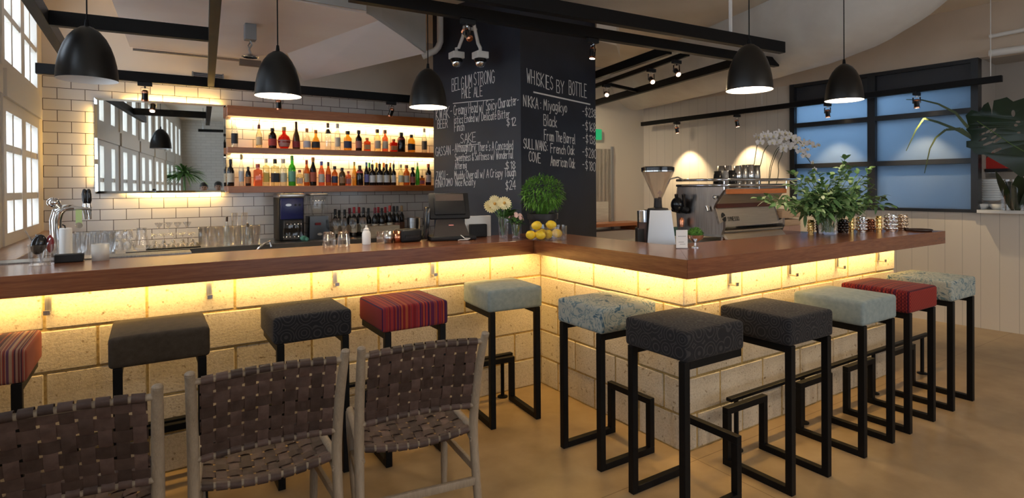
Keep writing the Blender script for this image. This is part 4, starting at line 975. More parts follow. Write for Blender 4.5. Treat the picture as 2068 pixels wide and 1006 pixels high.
# upright tumblers in tight rows behind the tap, two layers
k = 0
for yy in (4.75, 4.85, 4.95, 5.05, 5.15):
    for q in range(4):
        xx = -.50+q*.082+(.02 if k % 2 else 0)
        for lay in range(2):
            glass('tall', xx, yy, ZI+.001+lay*.131, 'clear straight tumbler in the tight rows behind the beer tap, %s layer' % ('lower', 'upper')[lay], 'tumblers behind the beer tap, %s layer' % ('lower', 'upper')[lay])
    k += 1
# jars
def Zb(u, y, z=ZK): return P(u, 480, Y=y).x
for lay in range(2):
    for row, yy in enumerate((6.0, 6.14)):
        for u in (208, 224, 240, 256):
            glass('jar', Zb(u+row*4, yy), yy, ZK+.0015+lay*.086, 'small round glass jar stacked left of the conical carafe, %s layer' % ('lower', 'upper')[lay], 'glass jars on the back bench, %s layer' % ('lower', 'upper')[lay], 'jar', .94)
glass('carafe', Zb(286, 5.97), 5.98, ZK+.001, 'clear conical carafe between the jars and the coupe glasses', None, 'carafe', 1.3)
mat_ = MB().bb((Zb(300, 6.0)-.02, 5.93, ZK+.0005), (Zb(402, 6.0)+.01, 6.4, ZK+.010), .002).build('bar_mat', MT['blackmat'], smooth=False); tag(mat_, 'black rubber bar mat under the coupe glasses', 'mat')
for row, yy in enumerate((6.0, 6.13, 6.26)):
    for u in (312, 331, 350, 369, 388):
        glass('coupe', Zb(u, yy), yy, ZK+.011, 'wide-rimmed coupe glass standing upside down on the black bar mat', 'coupe glasses turned down on the bar mat', flip=True, s=.86)
for u in (321, 340, 359, 378):
    glass('coupe', Zb(u, 6.07), 6.07, ZK+.1205, 'coupe glass standing upright on top of the upturned coupe glasses', 'coupe glasses of the upper layer', s=.86)
for row, yy in enumerate((6.0, 6.10, 6.2)):
    for u in (410, 428, 446, 464, 482, 500, 517):
        glass('tall', Zb(u, yy), yy, ZK+.001, 'tall highball glass in the rows left of the blue machine', 'highball glasses left of the blue machine', s=1.28)
for u in (474, 494):
    glass('tall', Zb(u, 6.08), 6.08, ZK+.169, 'highball glass stacked on top of the rows left of the blue machine', 'highball glasses of the upper layer', s=1.0)
for u, d in ((458, 'left of the stacked highball glasses'), (500, 'right among the highball glasses')):
    p_ = (Zb(u, 5.93), 5.925, ZK+.0)
    bottle(p_[0], p_[1], ZK+.001, .05, .20 if u > 480 else .27, 'tall', cl, None, MT['chrome'], 'slim clear oil bottle with metal stopper %s' % d, 'slim stoppered bottles on the back bench')
# little taps of the sinks
def faucet(u0, u1, vt, lab):
    y = 5.70; a = P(u0, 505, Y=y); b_ = P(u1, vt+4, Y=y); c_ = P(u1+3, vt+14, Y=y)
    base = Vector((a.x-.03, y, .86))
    tag(MB().tube([base, Vector((a.x, y, .905)), (a+b_)/2+Vector((0, 0, .02)), b_, c_], .012, 10).ball(base, .02).build('faucet', MT['chrome']), lab, 'faucet')
faucet(522, 545, 484, 'chrome faucet rising above the counter edge in front of the blue machine')
sink = MB().bb((.3, 5.5, .80), (1.6, 5.9, .86)).build('sink_bench', MT['darksteel'], smooth=False); tag(sink, 'low steel sink bench in front of the blue machine, mostly hidden', 'sink')
sinkc = MB().bb((.32, 5.52, 0), (1.58, 5.88, .80)).build('cabinet', MT['darksteel'], sink, False); sinkc.matrix_parent_inverse = Matrix.Translation(-sink.location)
# blue ice crusher
def box_between(mb, u0, u1, v0, v1, y0, y1, bev=0):
    a, b_ = P(u0, v1, Y=y0), P(u1, v0, Y=y0); mb.bb((a.x, y0, a.z), (b_.x, y1, b_.z), bev); return mb
def local(t, mb, name, mat, label=None, smooth=None):
    mb.xf(Matrix.Translation(-t.location)); return mb.build(name, mat, t, smooth, label=label)
yM = 6.08
xa, xb = P(565, 480, Y=yM).x, P(616, 480, Y=yM).x
t = thing('ice_crusher', 'dark blue fronted ice crusher with clear bin on the back bench', 'ice crusher', ((xa+xb)/2, yM+.15, ZK+.001))
zt_ = P(590, 391, Y=yM).z
mb = MB().bb((xa, yM+.03, ZK+.002), (xb, 6.42, zt_-.03), .012); local(t, mb, 'body', MT['blackmat'])
mb = MB().bb((xa-.002, yM-.01, zt_-.045), (xb+.002, 6.42, zt_), .012); local(t, mb, 'lid', MT['steel'])
zf0 = P(590, 443, Y=yM).z
mb = MB().bb((xa+.012, yM, zf0), (xb-.012, yM+.04, zt_-.045), .006); local(t, mb, 'front_panel', simple('navy_enamel', (.018, .026, .12), .3), 'navy blue front panel')
mb = MB().lathe([(0, 0), (.028, 0), (.028, .003), (0, .003)], n=20, sy=.45).xf(Matrix.Translation((xa+.085, yM-.001, zt_-.115)) @ Matrix.Rotation(PI/2, 4, 'X')); local(t, mb, 'badge', MT['steel'])
for dx in (.15, .19): mb = MB().tube([(xa+dx, yM, zt_-.115), (xa+dx, yM-.008, zt_-.115)], .010, 12); local(t, mb, 'knob', MT['blackgloss'])
mb = MB().bb((xa+.03, yM-.05, ZK+.012), (xb-.03, yM+.03, zf0-.008), .008); local(t, mb, 'ice_bin', MT['tumbler'])
# blender
xa, xb = P(625, 480, Y=yM).x, P(667, 480, Y=yM).x; zm = P(645, 437, Y=yM).z; zt_ = P(645, 392, Y=yM).z; xc = (xa+xb)/2
t = thing('bar_blender', 'black bar blender with clear sound cover beside the blue ice crusher', 'blender', (xc, yM+.1, ZK+.001))
mb = MB().prism([(xa, yM, ZK+.001), (xb, yM, ZK+.001), (xb-.012, yM+.02, zm), (xa+.012, yM+.02, zm)], (0, .2, 0)); local(t, mb, 'motor_base', MT['blackgloss'])
mb = MB().lathe([(.055, 0), (.06, .01), (.085, .20), (.082, .20), (.055, .012)], (xc, yM+.11, zm), 20, sq=6); local(t, mb, 'jug', MT['glass'])
mb = MB().bb((xa+.012, yM+.015, zm+.002), (xb-.012, yM+.205, zt_), .02); local(t, mb, 'sound_cover', MT['tumbler'])
mb = MB().bb((xa+.01, yM+.01, zt_-.016), (xb-.01, yM+.21, zt_+.004), .008); local(t, mb, 'cover_lid', MT['steel'])
mb = MB().bb((xa+.06, yM-.002, zm-.09), (xa+.115, yM+.01, zm-.065)); local(t, mb, 'display', simple('dark_red_display', (.2, .01, .01), .3))
mb = MB().lathe([(0, 0), (.025, 0), (.025, .004), (0, .004)], n=18, sy=.5).xf(Matrix.Translation((xc, yM+.001, ZK+.055)) @ Matrix.Rotation(PI/2, 4, 'X')); local(t, mb, 'badge', MT['steel'])
tag(MB().ball((P(613, 478, Y=6.0).x, 6.0, ZK+.03), .03, 10, 1.2, .8, .9).ball((P(619, 478, Y=6.0).x, 5.98, ZK+.02), .02, 8).build('green_cloth', mottled('green_cloth', (.08, .25, .18), (.15, .38, .28), 40, .9)), 'crumpled green cloth between the ice crusher and the blender', 'cloth')
# wine bottles
wb = [(677, 406, 'k'), (685, 408, 'k'), (696, 407, 'k'), (706, 404, 'm'), (715, 402, 'r'), (725, 402, 'r'), (734, 403, 'k'), (744, 404, 'k'), (757, 403, 'm'), (764, 402, 'r'), (771, 404, 'k'), (778, 402, 'r'), (787, 399, 'c'), (795, 400, 'k'), (802, 400, 'k'), (811, 399, 'o')]
for i, (u, v, ck) in enumerate(wb):
    y = 6.30 if i % 2 else 6.21
    p_ = P(u, v+17, Y=y)
    capm = {'k': K(.02, .02, .022), 'm': K(.18, .02, .04), 'r': K(.45, .02, .03), 'c': K(.55, .05, .04), 'o': K(.45, .3, .14)}[ck]
    lab_ = crm if i in (3, 4, 6, 7, 8, 9, 11, 12) else Lb(.22, .10, .06) if i in (14, 15) else Lb(.55, .48, .36)
    bottle(p_.x, y, ZK+.001, .064, p_.z-ZK, 'wine', dk, lab_, capm, 'wine bottle with %s cap, %s from left in the back bench row' % ({'k': 'black', 'm': 'maroon', 'r': 'red', 'c': 'red and cork', 'o': 'cork'}[ck], ORD[i]), 'wine bottles on the back bench', (.14, .42), cap=.2)
for i, u in enumerate((678, 694, 713, 733)):
    glass('wine', Zb(u, 5.98), 5.98, ZK+.001, 'clear stemmed wine glass in front of the dark wine bottles', 'wine glasses before the wine bottles', s=1.05)
a = P(748, 480, Y=6.02)
cr = MB().bb((a.x, 6.02, ZK+.03), (P(808, 480, Y=6.02).x, 6.13, ZK+.115), .004).bb((a.x+.01, 6.03, ZK+.001), (P(806, 480, Y=6.02).x, 6.12, ZK+.03)).build('wooden_tray', mottled('pale_ply', (.50, .40, .27), (.62, .52, .37), 12, .6, 'Object', (1, 12, 12)), smooth=False)
tag(cr, 'long pale wooden tray standing before the right-hand wine bottles', 'tray')
tag(MB().lathe([(0, .085), (.070, .085), (.075, .09), (.075, 0), (0, 0)], (P(836, 470, Y=6.05).x, 6.05, ZK+.001+.10), 24).lathe([(0, 0), (.07, 0), (.07, .10), (0, .10)], (P(836, 470, Y=6.05).x, 6.05, ZK+.001), 20).build('steel_canister', MT['steel']), 'round steel canister at the right end of the back bench', 'canister')
# ------------------------------------------------------------------ things on the long counter
ZC_ = ZT+.0008
for i, u in enumerate((665, 694)):
    p_ = P(u, 498-i, Z=ZT)
    glass('low', p_.x, min(p_.y, 3.70), ZC_, ('left', 'right')[i]+' of two upside-down whisky tumblers on the long counter', 'upside-down tumblers on the long counter', s=1.08, flip=True)
p_ = P(737, 493, Z=ZT)
t = thing('salt_shaker', 'white waxy squeeze bottle standing on the long counter', 'shaker', (p_.x, 3.66, ZC_))
MB().lathe([(0, 0), (.027, 0), (.028, .01), (.028, .07), (.022, .085), (.018, .09), (0, .09)], n=18).build('body', MT['whitegl'], t)
MB().lathe([(.018, .088), (.018, .10), (.008, .108), (.005, .125), (0, .125)], n=14).build('cap', MT['white'], t)
p_ = P(777, 489, Z=ZT)
for i, (dx, dy, mm, w_) in enumerate(((-.055, .0, 'tumbler', 'clear glass sugar pot'), (.0, .01, 'steel', 'round steel sugar pot'), (.06, .0, 'copper', 'small copper pot'))):
    tag(MB().lathe([(0, .004), (.026, .004), (.027, .075), (.030, .078), (.029, .0), (0, 0)], n=18).build('sugar_pot', MT[mm], None, True, loc=(p_.x+dx, 3.66+dy, ZC_)), w_+' beside the receipt printer on the long counter', 'pot', 'small pots on the long counter')
# receipt printer and till
p_ = P(825, 488, Z=ZT)
t = thing('receipt_printer', 'black rounded receipt printer left of the till screen', 'printer', (p_.x, 3.68, ZC_), R_(4))
MB().bb((-.075, -.06, 0), (.075, .075, .085), .016, 3).build('housing', MT['blackmat'], t); MB().bb((-.05, -.064, .03), (.05, -.055, .05)).build('paper_slot', MT['blackgloss'], t)
c0 = P(897, 486, Z=ZT)
t = thing('till_screen', 'black touchscreen till seen from behind on the counter before the pillar', 'till', (c0.x+.06, 3.62, ZC_), R_(-14))
MB().bb((-.15, -.085, 0), (.17, .12, .03), .01).build('base', MT['blackmat'], t)
MB().prism([(-.125, -.06, .03), (.125, -.06, .03), (.085, .01, .17), (-.085, .01, .17)], (0, .03, 0)).build('stand', simple('dark_brown_plastic', (.04, .033, .03), .4), t)
rt = Matrix.Rotation(R_(-20), 4, 'X')
scr = MB().box((0, 0, .09), (.285, .03, .19), None, .008); scr.box((0, -.02, .085), (.22, .02, .13), None, .008)
scr.xf(Matrix.Translation((0, .0, .15)) @ rt).build('screen', MT['blackmat'], t)
MB().box((0, -.0285, .145), (.2, .004, .05), None, 0).xf(Matrix.Translation((0, 0, .15)) @ rt).build('vent_panel', simple('worn_brown_plastic', (.07, .05, .042), .5), t)
mk = MB().box((0, 0, 0), (.034, .002, .007)).xf(Matrix.Translation((0, -.034, .104)) @ Matrix.Rotation(R_(-26.6), 4, 'X')); mk.build('red_white_badge', simple('badge_white', (.75, .3, .28), .5), t)
MB().tube([(.06, -.07, .035), (.08, -.10, .015), (.12, -.095, .012), (.10, -.11, .006), (.05, -.1, .006), (.03, -.12, .005)], .003, 6).build('cable', MT['white'], t)
MB().bb((-.185, -.02, .0), (-.155, .09, .22), .008).xf(Matrix.Rotation(R_(4), 4, 'Y')).build('card_reader', MT['blackgloss'], t)
# white frame behind the till
p_ = P(960, 481, Z=ZT)
t = thing('white_menu_frame', 'white upright panel with dark opening at the foot of the pillar', 'menu frame', (p_.x+.07, 3.71, ZC_), R_(-10))
MB().bb((-.10, 0, 0), (.10, .015, .155), .003).build('panel', MT['whitegl'], t, False); MB().bb((-.075, -.045, 0), (.055, -.002, .095), .006).build('card_box', MT['blackmat'], t, False)
# ------------------------------------------------------------------ flowers, lemons and the pot at the corner
def leafmesh(mb, base, d, L, w, droop=.2, nseg=4, up=Vector((0, 0, 1)), fold=0):
    base, d = Vector(base), Vector(d).normalized(); s_ = d.cross(up)
    s_ = s_.normalized() if s_.length > .05 else Vector((1, 0, 0))
    tw = random.uniform(-.5, .5); n_ = s_.cross(d); s_ = s_*math.cos(tw)+n_*math.sin(tw)
    path, wv = [], []
    for i in range(nseg+1):
        q = i/nseg; path.append(base+d*L*q-Vector((0, 0, 1))*droop*L*q*q); wv.append(s_*w*.5*max(.03, math.sin(PI*min(1, .08+q*.92))**.8))
    mb.ribbon(path, wv)
def rdir(zmin=-.2, zmax=1):
    a = random.uniform(0, 2*PI); z = random.uniform(zmin, zmax); r = math.sqrt(max(0, 1-z*z)); return Vector((r*math.cos(a), r*math.sin(a), z))
def petal_flower(mb, c, d, r, n, w, cup=.25):
    c, d = Vector(c), Vector(d).normalized(); x = d.orthogonal().normalized(); y = d.cross(x); a0 = random.uniform(0, 6)
    for i in range(n):
        a = a0+2*PI*i/n; e_ = x*math.cos(a)+y*math.sin(a); s_ = d.cross(e_)
        pts = [c+e_*r*.1, c+e_*r*.45+d*r*cup*.3, c+e_*r*.85+d*r*cup*.6, c+e_*r+d*r*cup*.55]
        mb.ribbon(pts, [s_*w*.15, s_*w*.5, s_*w*.45, s_*w*.12])
MT['gerbera'] = mottled('cream_petal', (.72, .62, .30), (.85, .78, .50), 30, .6)
MT['petalw'] = mottled('white_petal', (.78, .72, .70), (.88, .85, .82), 20, .5)
MT['petalp'] = simple('pale_pink_petal', (.75, .50, .45), .6)
MT['centre'] = simple('flower_centre', (.55, .30, .06), .7)
def vase(u, v, h_, r, lab):
    p_ = P(u, v, Z=ZT); t = thing('flower_vase', lab, 'vase', (p_.x, p_.y, ZC_), 0)
    MB().lathe([(0, .012), (r*.8, .012), (r*.95, h_), (r, h_), (r*.85, 0), (0, 0)], n=20).build('glass_vase', MT['tumbler'], t)
    return t
t = vase(1017, 481, .155, .038, 'clear glass vase of cream gerberas at the foot of the pillar')
mb = MB(); fl = []
for dx, dy, z in ((-.075, -.0, .245), (-.01, -.03, .25), (-.045, .04, .26), (-.085, .04, .225), (.03, .03, .235)):
    mb.tube([(dx*.1, dy*.1, .02), (dx*.4, dy*.4, .15), (dx, dy, z)], .003, 6); fl.append((dx, dy, z))
for i in range(70):
    d = rdir(-.1, .9); leafmesh(mb, Vector((random.uniform(-.02, .06), random.uniform(-.03, .03), random.uniform(.13, .2))), d+Vector((.5, 0, .2)), random.uniform(.05, .10), .022)
mb.build('stems', MT['leaf'], t, True)
for c_ in fl:
    mb = MB(); d = Vector((-.2+random.uniform(-.2, .2), -.9, .45)); petal_flower(mb, c_, d, .052, 18, .014); petal_flower(mb, Vector(c_)+d.normalized()*.004, d, .038, 14, .012)
    f_ = mb.build('gerbera', MT['gerbera'], t, True); MB().ball(Vector(c_)+d.normalized()*.008, .011, 10).build('flower_centre', MT['centre'], f_)
t = vase(1042, 482, .115, .032, 'small glass vase of pink buds beside the gerbera vase')
mb = MB(); mb2 = MB()
for i in range(12):
    d = rdir(.2, 1); p_ = Vector((d.x*.055, d.y*.05, .12+d.z*.05)); mb.tube([(d.x*.01, d.y*.01, .02), p_*.8, p_], .0025, 5)
    for k in range(3): petal_flower(mb2, p_+Vector((random.uniform(-.01, .01),)*3), d+Vector((0, -.6, 0)), .014, 6, .012, .6)
for i in range(45): leafmesh(mb, Vector((random.uniform(-.03, .03), random.uniform(-.03, .03), random.uniform(.10, .15))), rdir(-.2, .8), random.uniform(.03, .06), .02)
mb.build('stems', MT['leaf'], t, True); mb2.build('blossom', MT['petalp'], t, True)
# lemons in a glass bowl
p_ = P(1099, 487, Z=ZT); bx, by = p_.x+.10, p_.y+.09
t = thing('glass_bowl', 'straight-sided clear glass bowl of lemons at the counter corner', 'bowl', (bx, by, ZC_))
MB().lathe([(0, .006), (.122, .006), (.127, .095), (.131, .095), (.128, 0), (0, 0)], n=36).build('bowl', MT['glass'], t)
MT['lemon'] = mottled('lemon_skin', (.78, .50, .02), (.88, .64, .05), 40, .45, bs=.3, bd=.002)
lem = [(1072, 473, -.03), (1091, 473, -.07), (1107, 474, -.06), (1125, 473, -.03), (1084, 453, -.045), (1113, 453, -.05), (1096, 470, .06)]
fwd = Vector((bx, by, 0)).normalized()
lname = ('front left at the bottom', 'front middle-left at the bottom', 'front middle-right at the bottom', 'front right at the bottom', 'left one on top', 'right one on top', 'at the back of the bottom layer')
for i, (u, v, dpt) in enumerate(lem):
    q = P(u, v, Y=by+fwd.y*dpt)
    zz = ZC_+.0395 if i not in (4, 5) else ZC_+.1025
    w = MB().lathe([(0, -.041), (.007, -.038), (.02, -.03), (.0295, -.012), (.031, .004), (.026, .022), (.014, .033), (.007, .039), (0, .042)], n=18).xf(Matrix.Rotation(random.uniform(0, 6), 4, 'Z') @ Matrix.Rotation(R_(75+random.uniform(-12, 12)), 4, 'X'))
    o = w.build('lemon', MT['lemon'], None, True, loc=(q.x, by+fwd.y*dpt, zz)); tag(o, 'yellow lemon in the glass bowl, %s' % lname[i], 'lemon', 'lemons in the glass bowl')
# bushy green plant in a black pot
px_, py_ = 2.47, 3.50
t = thing('potted_plant', 'round fluffy bright green plant in a black pot before the pillar', 'potted plant', (px_, py_, ZC_))
MB().lathe([(0, 0), (.085, 0), (.105, .125), (.115, .125), (.118, .165), (.108, .168), (.1, .15), (0, .14)], n=28).build('pot', simple('black_pot_plastic', (.022, .02, .022), .45), t)
ctr = Vector((0, 0, .315)); mb = MB()
for i in range(1500):
    d = rdir(-.85, 1); r = .155*random.uniform(.55, 1)**.5; p0_ = ctr+Vector((d.x*r*1.02, d.y*r*1.02, d.z*r*.86))
    leafmesh(mb, p0_, d+rdir(-1, 1)*.9, random.uniform(.022, .05), .0075, .25, 3)
for i in range(60):
    d = rdir(.1, 1); mb.tube([(d.x*.03, d.y*.03, .14), ctr+Vector((d.x*.1, d.y*.1, d.z*.08-.05))], .0022, 4, False)
mb.build('foliage', mottled('fluffy_green', (.03, .13, .01), (.16, .36, .045), 16, .5), t, True)
# ------------------------------------------------------------------ beer tap and the left end of the counter
bx, by, bz_ = P(117, 520, Y=4.02).x, 4.02, ZI
t = thing('beer_tap_tower', 'curved chrome beer tap tower with two black handles at the left end', 'beer tap', (bx, by, bz_+.001))
q = lambda u, v: P(u, v, Y=by)-t.location
MB().tube([(0, 0, 0), q(116, 500), q(113, 470), q(112, 445), q(117, 428), q(130, 420), q(150, 419.5)], [.030, .027, .026, .027, .027, .020, .016], 16).lathe([(0, 0), (.055, 0), (.055, .012), (.03, .02), (0, .02)], n=20).build('column', MT['chrome'], t)
MB().tube([q(118, 422), q(140, 419.5), q(165, 421), q(186, 422)], .0135, 12).build('arm', MT['chrome'], t)
MB().ball(q(108, 409), .028, 16, sx=1.1).tube([q(112, 413), q(120, 421)], .02, 12).build('end_cap', MT['chrome'], t)
for u in (171, 179.5):
    f_ = MB().tube([q(u, 424), q(u+1, 430), q(u+2.5, 443)], [.011, .010, .008], 10).tube([q(u, 421), q(u, 411)], [.012, .009], 10).build('spout', MT['chrome'], t)
    MB().tube([q(u+.3, 411), q(u+.3, 405), q(u-.5, 392), q(u-.5, 385)], [.008, .013, .0135, .010], 12).ball(q(u-.5, 385), .010, 10).build('handle', MT['blackgloss'], f_)
MB().bb(q(153.5, 455)+Vector((0, -.016, 0)), q(166, 424)+Vector((0, -.012, 0)), 0).build('tap_badge', simple('pale_green_badge', (.45, .58, .25), .4), t, False, label='pale green hanging badge')
MB().tube([q(160, 455)+Vector((0, -.018, 0)), q(160, 455)+Vector((0, -.010, 0))], .017, 18).build('badge_ring', MT['chrome'], t)
p_ = P(135, 527, Z=ZT)
cx_ = P(133, 500, Y=3.86).x
t = thing('pillar_candle', 'thick white candle behind the black box at the left end', 'candle', (cx_, 3.86, ZI+.2), 0)
MB().lathe([(0, 0), (.028, 0), (.028, .155), (.024, .16), (0, .155)], n=20).build('wax', MT['white'], t); MB().tube([(0, 0, .15), (-.004, 0, .172), (-.014, 0, .178)], .0035, 6).build('wick', MT['blackmat'], t)
tag(MB().bb((-.85+.1, 3.78, ZI+.14), (.2, 4.02-.07, ZI+.199)).bb((XL+.21, 3.80, 0), (.18, 3.93, ZI+.14)).build('drip_shelf', MT['darksteel'], smooth=False), 'narrow steel drip shelf just behind the left end of the counter', 'shelf')
a = P(110, 529, Z=ZT); b_ = P(166, 526, Z=ZT)
bb_ = MB().bb((P(108, 520, Y=3.68).x, 3.68, ZC_), (P(168, 520, Y=3.68).x, 3.745, ZC_+.04), .004).build('black_caddy', MT['blackmat'], smooth=False); tag(bb_, 'low black box on the counter in front of the beer tap', 'box')
p_ = P(203, 523, Y=3.70)
o = MB().lathe([(0, .01), (.034, .01), (.037, .085), (.039, .085), (.037, 0), (0, 0)], n=24).build('frosted_tumbler', MT['frost'], None, True, loc=(p_.x, 3.70, ZC_)); tag(o, 'frosted tumbler candle holder on the left part of the counter', 'glass')
MB().lathe([(0, .011), (.033, .011), (.0335, .03), (0, .03)], n=20).build('wax', MT['white'], o)
# bar tools in a glass jug
jx = P(84, 520, Y=3.66).x
t = thing('tool_jar', 'glass jar of bar tools with red and black handles at the left end', 'bar tools', (jx, 3.66, ZC_))
MB().lathe([(0, .006), (.046, .006), (.05, .10), (.053, .10), (.049, 0), (0, 0)], n=22).build('jar', MT['tumbler'], t)
MB().ball((-.01, 0, .10), .042, 14, .75, .6, 1.2, Matrix.Rotation(.2, 3, 'Y').to_quaternion()).build('black_scoop', MT['blackgloss'], t)
MB().ball((.032, .01, .10), .03, 12, .55, .5, 1.5).build('red_scoop', simple('red_plastic', (.22, .02, .025), .3), t)
for s_ in ((-.04, -.065, .17), (.02, .05, .13), (-.02, .0, .15)): MB().tube([(0, 0, .012), (s_[0]*.5, 0, s_[2]*.5), (s_[0]+s_[1]*.3, 0, s_[2])], .0035, 6).build('bar_spoon', MT['steel'], t)
x_ = P(103, 500, Y=4.2).x
t = thing('glass_carboy', 'clear ribbed glass jar left of the beer tap column', 'jar', (x_, 4.2, ZI+.001)); MB().lathe([(0, .01), (.05, .01), (.05, .23), (.035, .26), (.035, .29), (.038, .29), (.053, .23), (.053, 0), (0, 0)], n=22).build('jar', MT['tumbler'], t)
# ------------------------------------------------------------------ window in the right wall
MT['winblack'] = simple('black_window_steel', (.014, .015, .018), .35)
def wb(mb, s0, s1, z0, z1, d0, d1):
    pts = [WP(s0, z0, d0), WP(s1, z0, d0), WP(s1, z0, d1), WP(s0, z0, d1)]; mb.prism(pts, (0, 0, z1-z0)); return mb
zz = [PW(1868, v).z for v in (427, 421, 332.5, 322.5, 236, 226, 182, 172, 140, 131)]
zz[0] = zw0; zz[-1] = zw1
smid = wl(PW(1761, 300)); fwd_ = .06
w = MB()
wb(w, sw0, sw0+fwd_, zw0, zw1, -.10, .03); wb(w, sw1-fwd_, sw1, zw0, zw1, -.10, .03); wb(w, smid-.04, smid+.04, zw0, zw1, -.09, .025)
for i in range(0, 10, 2):
    if zz[i+1] > zz[i]: wb(w, sw0, sw1, zz[i], zz[i+1], -.085, .02)
wo = struct(w, 'window_8', MT['winblack'], 'black steel framed window with frosted blue panes in the right wall', smooth=False)
def wparts(mb, name, mat, parent, smooth=False):
    g_ = mb.build(name, mat, None, smooth, origin=False); g_.parent = parent; g_.matrix_parent_inverse = Matrix.Translation(-parent.location); return g_
m, nt, b = newmat('frosted_blue_pane'); b.inputs['Base Color'].default_value = (.11, .14, .18, 1); b.inputs['Roughness'].default_value = .3
tl = N(nt, 'ShaderNodeBsdfTranslucent'); tl.inputs[0].default_value = (.52, .66, .80, 1); mx = N(nt, 'ShaderNodeMixShader'); mx.inputs[0].default_value = .35
o_ = [n for n in nt.nodes if n.type == 'OUTPUT_MATERIAL'][0]; nt.links.new(b.outputs[0], mx.inputs[1]); nt.links.new(tl.outputs[0], mx.inputs[2]); nt.links.new(mx.outputs[0], o_.inputs[0])
MT['pane'] = m; MT['darkpane'] = simple('dark_grey_panel', (.035, .035, .040), .5)
for s0, s1 in ((sw0+fwd_, smid-.04), (smid+.04, sw1-fwd_)):
    for i in range(1, 9, 2):
        wparts(wb(MB(), s0-.005, s1+.005, zz[i]-.004, zz[i+1]+.004, -.045, -.035), 'pane', MT['darkpane'] if i == 7 else MT['pane'], wo)
# room behind the frosted panes
w = MB(); wb(w, sw0-.1, sw1-.1, zw0-.5, zw0-.45, -1.3, -.15); wb(w, sw0-.1, sw1-.1, zw1+.1, zw1+.15, -1.3, -.15); wb(w, sw0-.15, sw0-.1, zw0-.5, zw1+.15, -1.3, -.15); wb(w, sw0-.1, sw1-.08, zw0-.5, zw1+.15, -1.35, -1.3)
struct(w, 'wall_kitchen', simple('kitchen_white', (.7, .72, .75), .7), 'white kitchen wall behind the frosted window', smooth=False)
kc = WP((sw0+sw1)/2-.5, zw1+.05, -.75)
lamp('kitchen_light', 'AREA', kc, 66, (.72, .87, 1), (kc.x, kc.y, 0), .9, 1.6)
# pass-through: marble ledge, shelf, crockery
o = MB(); wb(o, sw1, sp1-.02, zw0+.001, zp0-.0, -.69, .08)
tag(o.build('marble_ledge', mottled('white_marble', (.66, .66, .65), (.76, .76, .75), 3, .2), smooth=False), 'white stone ledge of the pass-through at the right edge', 'ledge')
def PN(u, v, off): return PW(u, v, off)
sA, sB = wl(PN(1972, 345, -.3)), wl(PN(2022, 345, -.3))+.06; zsh = PN(1995, 347, -.3).z
o = MB(); wb(o, sw1-.01, sB, zsh, zsh+.03, -.62, -.26)
tag(o.build('kitchen_shelf', MT['blackmat'], smooth=False), 'black kitchen shelf with red and green things inside the pass-through', 'shelf')
q = PN(2010, 340, -.45); t = thing('red_cloth_pile', 'folded bright red cloth on the black kitchen shelf', 'cloth', (q.x, q.y, zsh+.031))
tag(t, 'folded bright red cloth on the black kitchen shelf', 'cloth')
MB().prism([(-.10, -.11, 0), (.10, -.11, 0), (.10, -.11, .05), (.0, -.11, .17), (-.06, -.11, .1)], (0, .2, 0)).xf(Matrix.Rotation(math.atan2(WT.y, WT.x), 4, 'Z')).build('cloth', simple('red_cloth', (.55, .03, .02), .8), t)
q = PN(1972, 340, -.34); tag(MB().lathe([(0, 0), (.04, 0), (.045, .15), (.03, .2), (0, .2)], n=14).build('green_tub', simple('olive_green_tub', (.28, .32, .06), .5), None, True, loc=(q.x, q.y, zsh+.031)), 'olive green tub left of the red cloth on the kitchen shelf', 'tub')
q = PN(1999, 425, -.30)
t0 = None
for k in range(9):
    o = MB().lathe([(0, .004), (.06, .004), (.125, .03), (.128, .03), (.07, 0), (0, 0)], n=28).build('stacked_plate', MT['whitegl'], None, True, loc=(q.x, q.y, zp0+.012+.072+k*.024))
    tag(o, 'white plate, number %s from the bottom of the stack on the ledge' % ('one two three four five six seven eight nine'.split()[k]), 'plate', 'stack of white plates on the ledge')
for k, du in enumerate((1982, 2014)):
    q2 = PN(du, 427, -.10); tag(MB().lathe([(0, .004), (.035, .004), (.075, .055), (.078, .055), (.04, 0), (0, 0)], n=24).build('white_bowl', MT['whitegl'], None, True, loc=(q2.x, q2.y, zp0+.001)), ('left', 'right')[k]+' small white bowl at the foot of the plate stack on the ledge', 'bowl')
tag(MB().lathe([(0, 0), (.12, 0), (.122, .07), (.0, .07)], n=24).build('plate_stand', MT['steel'], None, True, loc=(q.x, q.y, zp0+.001)), 'round steel stand under the stack of white plates', 'stand')
q = PN(1998, 357, -.4); tag(MB().lathe([(0, 0), (.085, 0), (.09, .05), (.095, .055), (0, .055)], n=24).tube([(.08, 0, .04), (.15, -.02, .045)], .008, 8).build('saucepan', MT['steel'], None, True, loc=(q.x, q.y, zsh-.062)), 'steel pan hanging below the black kitchen shelf', 'pan')
# white pipes in the upper right corner
for (u0, v0, u1, v1, off, r, lab) in ((1998, 74, 2090, 56, -.05, .02, 'thin white pipe in the upper right corner, upper of two'), (1998, 108, 2090, 95, -.05, .035, 'white pipe in the upper right corner, lower of two')):
    a, b_ = PW(u0, v0, .10), PW(u1, v1, .10); tag(MB().tube([a, b_], r, 12).build('wall_pipe', MT['white']), lab, 'pipe')
